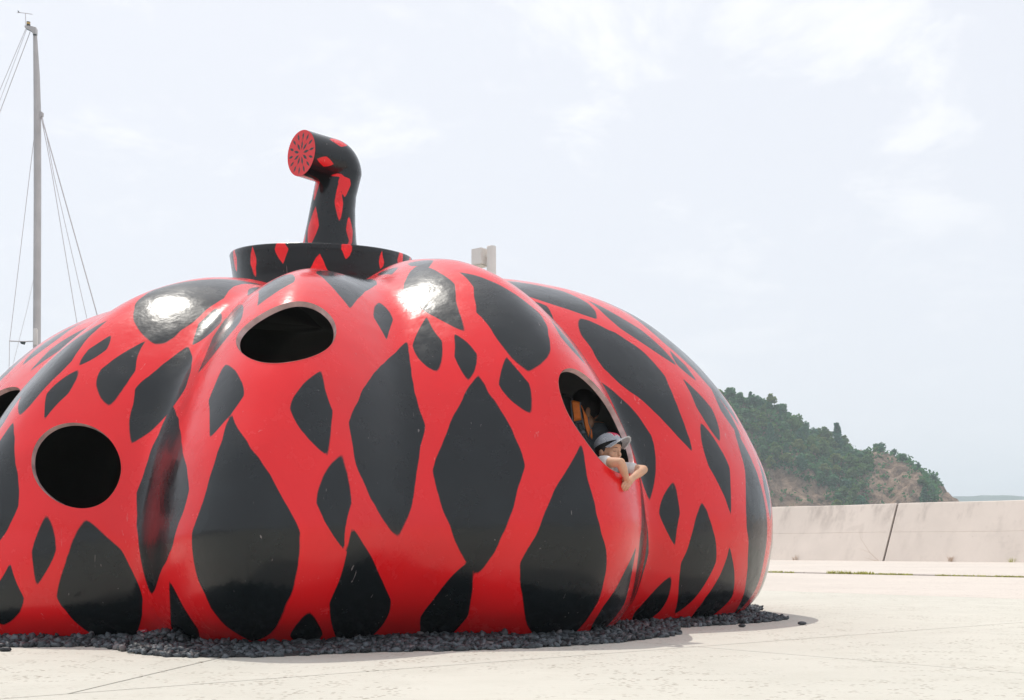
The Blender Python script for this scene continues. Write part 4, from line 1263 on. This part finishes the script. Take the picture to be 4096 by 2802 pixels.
# right hand, folded away behind the left one
palmR = q2(985, 1235, 7.545)
P += [("c", wrR, palmR, .020, .023), ("e", palmR, (.026, .015, .03))]
for dx in (-75, -45, -15, 15):
    finger(q2(985 + dx * .6, 1270, 7.55), [q2(985 + dx * .9 - 40, 1330, 7.548), q2(985 + dx - 60, 1370, 7.556), q2(990 + dx - 60, 1395, 7.57)], .0068)
finger(q2(950, 1220, 7.545), [q2(900, 1240, 7.55), q2(880, 1275, 7.556)], .0075)
skin = body("body", P, 0.0030, M["skin"], boy, 4)
bvh = BVHTree.FromPolygons([v.co[:] for v in skin.data.vertices], [p.vertices[:] for p in skin.data.polygons])
def on_face(x, z, lift=0.0008):
    o_ = hp_(x, .3, z); h = bvh.ray_cast(o_, -FWD)
    return h[0] + FWD * lift if h[0] is not None else hp_(x, .09, z)
lash = mat("lash", (0.02, 0.012, 0.01), 0.6); browm = mat("brow", (0.06, 0.032, 0.022), 0.8); lipm = mat("lips", (0.50, 0.19, 0.15), 0.45)
for s in (-1, 1):
    mb = MB(); mb.tube([on_face(s * (.017 + .0065 * i), -.0005 - .0012 * math.sin(i * .8) - .0006 * i) for i in range(5)], [.0006, .0014, .0017, .0015, .0006], 6); mb.build("eye", lash, boy, True)
    mb = MB(); mb.tube([on_face(s * (.014 + .007 * i), .021 + .0022 * math.sin(i * .75)) for i in range(5)], [.0012, .0021, .0023, .0018, .0008], 6); mb.build("eyebrow", browm, boy, True)
mb = MB(); mb.tube([on_face(-.018 + .006 * i, -.058 - .002 * math.sin(i * math.pi / 6)) for i in range(7)], [.0008, .0018, .0022, .0022, .0022, .0018, .0008], 6); mb.build("mouth", lipm, boy, True)
# hair below the cap
hair = body("hair", [("e", hp_(0, -.016, .03), (.081, .088, .084), HM), ("e", hp_(.058, -.012, .012), (.023, .040, .040), HM), ("e", hp_(-.058, -.012, .012), (.023, .040, .040), HM), ("e", hp_(0, -.05, -.02), (.066, .05, .05), HM), ("e", hp_(0, .052, .052), (.055, .03, .02), HM)], 0.005, M["hair"], boy, 3)
# white short-sleeved shirt
body("shirt", [("e", chest + Vector((0, .05, 0)), (.128, .094, .142)), ("c", chest + Vector((0, .06, -.05)), hip + Vector((0, 0, .02)), .104, .108),
               ("c", neck + Vector((0, .02, -.07)), shR + Vector((.02, .05, 0)), .048, .048), ("c", neck + Vector((0, .02, -.08)), shL + Vector((0, .03, -.01)), .048, .048),
               ("c", shR + Vector((-.01, .02, 0)), shR.lerp(elR, .12), .047, .046), ("c", shL + Vector((-.01, .02, 0)), shL.lerp(elL, .34), .048, .046)], 0.006, M["shirt"], boy, 4)
body("shorts", [("c", hip + Vector((-.06, 0, 0)), (.50 - .066, 7.98, .36), .088, .066), ("c", hip + Vector((.06, 0, 0)), (.50 + .066, 7.98, .36), .088, .066), ("e", hip, (.125, .105, .09))], 0.008, M["trouser"], boy, 3)
# denim-striped baseball cap with a frayed peak; it sits on the head as a thing of its own
cap = empty("baseball_cap", HC)
tag(cap, "blue and white striped cap with frayed peak and pink-red letter, worn by the leaning child", "cap")
stripe = bpy.data.materials.new("striped_denim"); stripe.use_nodes = True
t = stripe.node_tree; b = t.nodes["Principled BSDF"]
av = N(t, "ShaderNodeAttribute", attribute_name="paint").outputs["Fac"]
sw = math_(t, "SINE", math_(t, "MULTIPLY", av, 2 * math.pi))
c = mixc(t, ramp(t, sw, -.25, .25), (0.07, 0.10, 0.16), (0.70, 0.70, 0.71))
t.links.new(c, b.inputs["Base Color"]); b.inputs["Roughness"].default_value = 0.9
CT = HM @ Matrix.Rotation(R(23), 3, "X")
CB = hp_(0, -.012, .040)
def cp_(x, y, z): return CB + CT @ Vector((x, y, z))
V, F, A_ = [], [], []
nu_, nv_ = 48, 14
for j in range(nv_ + 1):
    e = j / nv_ * math.pi / 2
    for i in range(nu_):
        q = 2 * math.pi * i / nu_
        bul = 1 + .03 * math.cos(6 * q) * math.sin(2 * e)
        V.append(cp_(.089 * math.cos(q) * math.cos(e) * bul, .100 * math.sin(q) * math.cos(e) * bul, .083 * math.sin(e) ** 0.9 - .004))
        seg = int(((q + math.pi / 6) % (2 * math.pi)) / (math.pi / 3)); qq = (q + math.pi / 6) % (math.pi / 3) - math.pi / 6
        A_.append(math.sin(qq) * math.cos(e) * 15)
for j in range(nv_):
    for i in range(nu_): F.append((j * nu_ + i, j * nu_ + (i + 1) % nu_, (j + 1) * nu_ + (i + 1) % nu_, (j + 1) * nu_ + i))
crown = mesh("crown", V, F, stripe, cap, True, attrs={"paint": A_})
crown.data.update()
cbvh = BVHTree.FromPolygons([v.co[:] for v in crown.data.vertices], [p.vertices[:] for p in crown.data.polygons])
mb = MB(); mb.tube([cp_(0, 0, .078), cp_(0, 0, .086)], [.008, .005], 10); mb.build("button", stripe, cap, True)
# peak: curved plate, both faces, in real thickness
V, F, A_ = [], [], []
nb_, nd_ = 20, 8
rim_pts = []
for th_ in (0, -.004):
    for i in range(nb_ + 1):
        s = -1 + 2 * i / nb_
        for j in range(nd_ + 1):
            d = j / nd_
            x = s * .084 * (1 - .10 * d * abs(s)); y0 = math.sqrt(max(0, 1 - (s * .94) ** 2)) * .098
            y = y0 + d * .078 * math.sqrt(max(0.04, 1 - s * s * .82)); z = -.004 - .030 * s * s - .014 * d + .006 * d * (1 - s * s) + th_
            V.append(cp_(x, y, z)); A_.append(d * 13 + s * s * 2)
            if th_ == 0 and j == nd_: rim_pts.append(cp_(x, y, z - .002))
m_ = (nb_ + 1) * (nd_ + 1)
for k in (0, 1):
    for i in range(nb_):
        for j in range(nd_):
            q = [i * (nd_ + 1) + j, (i + 1) * (nd_ + 1) + j, (i + 1) * (nd_ + 1) + j + 1, i * (nd_ + 1) + j + 1]
            q = [v + k * m_ for v in q]; F.append(tuple(q if k == 0 else q[::-1]))
for i in range(nb_):
    a = i * (nd_ + 1) + nd_; b_ = (i + 1) * (nd_ + 1) + nd_; F.append((a, a + m_, b_ + m_, b_))
peak = fix_normals(mesh("peak", V, F, stripe, cap, True, attrs={"paint": A_}))
mb = MB(); rf = random.Random(3)
out_ = (rim_pts[len(rim_pts) // 2] - CB).normalized()
for i in range(len(rim_pts) - 1):
    for k in range(9):
        p = rim_pts[i].lerp(rim_pts[i + 1], (k + rf.random()) / 9)
        dd_ = ((p - CB).normalized() * .6 + Vector((rf.uniform(-.6, .6), rf.uniform(-.6, .6), rf.uniform(-1.0, .2))) * .8).normalized()
        mb.tube([p, p + dd_ * rf.uniform(.004, .011)], [.0013, .0007], 4)
    mb.tube([rim_pts[i], rim_pts[i + 1]], .0026, 6)
fr = mb.build("frayed_edge", M["fray"], peak); fr["kind"] = "stuff"
# pink-red letter with a white outline, sewn on the front of the crown
def on_cap(x, z, lift):
    o_ = CB + CT @ Vector((x, .3, z)); h = cbvh.ray_cast(o_, CT @ Vector((0, -1, 0)))
    return (h[0] if h[0] is not None else CB + CT @ Vector((x, .09, z))) + CT @ Vector((0, lift, lift * .5))
def letter(name, strokes, wd, lift, m_, parent):
    mb = MB()
    for (x0, z0, x1, z1) in strokes:
        n = 8; dx, dz = x1 - x0, z1 - z0; L = math.hypot(dx, dz); nx, nz = -dz / L * wd, dx / L * wd
        ex, ez = dx / L * wd * .3, dz / L * wd * .3
        V = []
        for i in range(n + 1):
            x = x0 - ex + (dx + 2 * ex) * i / n; z = z0 - ez + (dz + 2 * ez) * i / n
            for s_, l_ in ((-1, lift), (1, lift), (1, lift - .003), (-1, lift - .003)):
                V.append(on_cap(x + nx * s_, z + nz * s_, l_))
        F = []
        for i in range(n):
            for k in range(4): F.append((i * 4 + k, i * 4 + (k + 1) % 4, (i + 1) * 4 + (k + 1) % 4, (i + 1) * 4 + k))
        F += [(0, 1, 2, 3), (n * 4 + 3, n * 4 + 2, n * 4 + 1, n * 4)]
        mb.add(V, F)
    return fix_normals(mb.build(name, m_, parent))
ox = .004
ms_ = [(-.024 + ox, .026, -.024 + ox, .064), (-.024 + ox, .064, ox, .036), (ox, .036, .024 + ox, .064), (.024 + ox, .064, .024 + ox, .026)]
lo_ = letter("letter_outline", ms_, .0085, .0030, M["fray"], cap)
letter("letter", ms_, .0052, .0045, M["cap_red"], lo_)

# somebody inside, seen only as a strapped pack, a patch of neck and dark hair
def q3(cx, cy, Y): return at(2230 + cx / 6.625, 1560 + cy / 6.625, Y)
WY = 8.02
ad = empty("person", (0.34, 8.3, 0.02))
tag(ad, "dark-haired person standing inside the dark opening behind the capped child, wearing a backpack", "person")
hd = q3(720, 430, 8.32); sh = q3(560, 640, 8.26)
nk = q3(800, 640, 8.22)
P = [("e", hd, (.082, .09, .105)), ("e", hd + Vector((.06, .0, -.04)), (.045, .055, .06)), ("c", hd + Vector((0, .01, -.06)), nk + Vector((0, .02, -.06)), .048, .05), ("c", nk, nk + Vector((.004, .01, .03)), .016, .02),
     ("c", sh + Vector((-.12, .08, -.08)), sh + Vector((.16, .12, -.1)), .06, .06), ("e", sh + Vector((0, .12, -.28)), (.16, .10, .26)), ("c", sh + Vector((0, .13, -.3)), (0.34, 8.45, .9), .13, .14),
     ("c", sh + Vector((-.15, .1, -.1)), sh + Vector((-.2, .05, -.36)), .045, .037), ("c", sh + Vector((-.2, .05, -.36)), sh + Vector((-.12, -.1, -.5)), .035, .026), ("e", sh + Vector((-.11, -.12, -.53)), (.03, .02, .045)),
     ("c", sh + Vector((.18, .14, -.12)), sh + Vector((.24, .12, -.38)), .045, .037), ("c", sh + Vector((.24, .12, -.38)), sh + Vector((.2, -.0, -.55)), .035, .026), ("e", sh + Vector((.2, -.02, -.58)), (.03, .02, .045))]
for s in (-.09, .09):
    P += [("c", (.34 + s, 8.45, .86), (.34 + s, 8.40, .47), .085, .06), ("c", (.34 + s, 8.40, .47), (.34 + s, 8.47, .09), .056, .036), ("e", (.34 + s, 8.41, .055), (.042, .11, .035))]
body("body", P, 0.011, M["skin"], ad, 4)
body("hair", [("e", hd + Vector((-.008, -.004, .014)), (.096, .104, .110)), ("e", hd + Vector((-.04, -.03, -.06)), (.065, .085, .085)), ("e", hd + Vector((.045, -.045, -.02)), (.06, .055, .075)), ("e", hd + Vector((.075, -.01, .0)), (.04, .06, .08))], 0.009, M["hair"], ad, 3)
body("shirt", [("c", sh + Vector((-.12, .08, -.09)), sh + Vector((.16, .12, -.11)), .068, .068), ("e", sh + Vector((0, .12, -.28)), (.172, .112, .27)), ("c", sh + Vector((0, .13, -.3)), (0.34, 8.45, .9), .142, .152), ("c", sh + Vector((-.15, .1, -.1)), sh + Vector((-.19, .06, -.28)), .058, .052), ("c", sh + Vector((.18, .14, -.12)), sh + Vector((.22, .13, -.3)), .058, .052)], 0.011, M["greyweb"], ad, 3)
body("trousers", [("c", (.25, 8.45, .9), (.25, 8.43, .2), .10, .06), ("c", (.43, 8.45, .9), (.43, 8.43, .2), .10, .06), ("e", (.34, 8.45, .92), (.16, .12, .1))], 0.014, M["trouser"], ad, 3)
bk = empty("backpack", q3(300, 700, WY))
tag(bk, "orange and grey backpack with dark handle loop, worn inside the opening above the striped cap", "backpack")
def plate(name, pts, Y, th, m_, parent=bk, slant=0.0, puff=0.0):
    """padded strap panel from its outline; Y may lean with the picture height"""
    n = len(pts); q = [q3(x, y, Y + slant * (y - 700) / 1000) for x, y in pts]
    c_ = sum(q, Vector()) / n
    V = [p for p in q] + [c_ + (p - c_) * .82 + Vector((0, -puff - .004, 0)) for p in q] + [p + Vector((0, th, 0)) for p in q]
    F = [tuple(range(n, 2 * n))] + [(i, (i + 1) % n, n + (i + 1) % n, n + i) for i in range(n)] + [(2 * n + i, 2 * n + (i + 1) % n, (i + 1) % n, i) for i in range(n)] + [tuple(range(2 * n, 3 * n))[::-1]]
    return fix_normals(mesh(name, V, F, m_, parent))
def rib(name, pts, Y, r_, m_, parent=bk, slant=0.0):
    mb = MB(); mb.tube([q3(x, y, Y + slant * (y - 700) / 1000) for x, y in pts], r_, 7); return mb.build(name, m_, parent, True)
body("pack_body", [("c", q3(120, 420, WY + .13), q3(160, 900, WY + .13), .085, .11), ("c", q3(260, 420, WY + .12), q3(330, 1250, WY + .12), .06, .085), ("c", q3(160, 900, WY + .13), q3(330, 1350, WY + .14), .11, .1)], .012, M["darkweb"], bk, 4)
plate("shoulder_strap", [(370, 290), (420, 282), (590, 322), (600, 500), (625, 680), (635, 800), (435, 835), (405, 600), (380, 430)], WY, .014, M["orange"], puff=.008)
plate("shoulder_strap", [(615, 400), (640, 420), (745, 630), (800, 740), (825, 900), (870, 1040), (860, 1110), (825, 1255), (790, 1180), (720, 960), (690, 700), (660, 520)], WY + .03, .014, M["orange"], puff=.006)
plate("shoulder_strap", [(880, 1010), (905, 1040), (930, 1240), (915, 1320), (870, 1250), (880, 1120)], WY + .05, .012, M["orange"], puff=.004)
rib("piping", [(350, 290), (360, 450), (385, 650), (405, 840), (440, 930)], WY - .004, .0035, M["greyweb"])
rib("piping", [(612, 325), (600, 420), (610, 560), (650, 780), (690, 960), (720, 1050)], WY - .004, .0035, M["greyweb"])
rib("piping", [(815, 720), (830, 880), (880, 1010), (905, 1040)], WY + .026, .0028, M["greyweb"])
rib("piping", [(870, 1060), (865, 1150), (840, 1260)], WY + .026, .0028, M["greyweb"])
plate("strap_base", [(440, 835), (635, 800), (655, 870), (455, 905)], WY - .003, .012, M["darkweb"])
plate("side_panel", [(455, 900), (610, 880), (700, 1060), (640, 1200), (850, 1440), (800, 1560), (560, 1180)], WY + .012, .02, M["greyweb"])
plate("webbing", [(520, 900), (620, 890), (720, 1060), (610, 1090)], WY - .006, .004, M["darkweb"])
plate("webbing", [(670, 1170), (760, 1140), (855, 1430), (830, 1460)], WY - .006, .004, M["darkweb"])
mb = MB(); mb.box(q3(685, 1115, WY - .010), (.024, .010, .014), Matrix.Rotation(R(14), 3, "Y")); mb.build("buckle", M["greyweb"], bk, bevel=.002)
rib("handle", [(130, 180), (200, 155), (290, 148), (355, 165), (388, 210), (385, 300)], WY + .005, .0055, M["darkweb"])

# ------------------------------------------------------------------ summer haze
HAZE = 0.00055
mb = MB(); mb.box((0, 950, 54), (4200, 2000, 116)); hb = mb.build("haze", None); hb.data.materials.clear()
hm = bpy.data.materials.new("haze_air"); hm.use_nodes = True
t = hm.node_tree; t.nodes.clear()
om = N(t, "ShaderNodeOutputMaterial"); pv = N(t, "ShaderNodeVolumePrincipled")
pv.inputs["Color"].default_value = (0.88, 0.96, 1.0, 1); pv.inputs["Density"].default_value = HAZE; pv.inputs["Anisotropy"].default_value = 0.2
t.links.new(pv.outputs[0], om.inputs["Volume"])
hb.data.materials.append(hm)
tag(hb, kind="stuff")
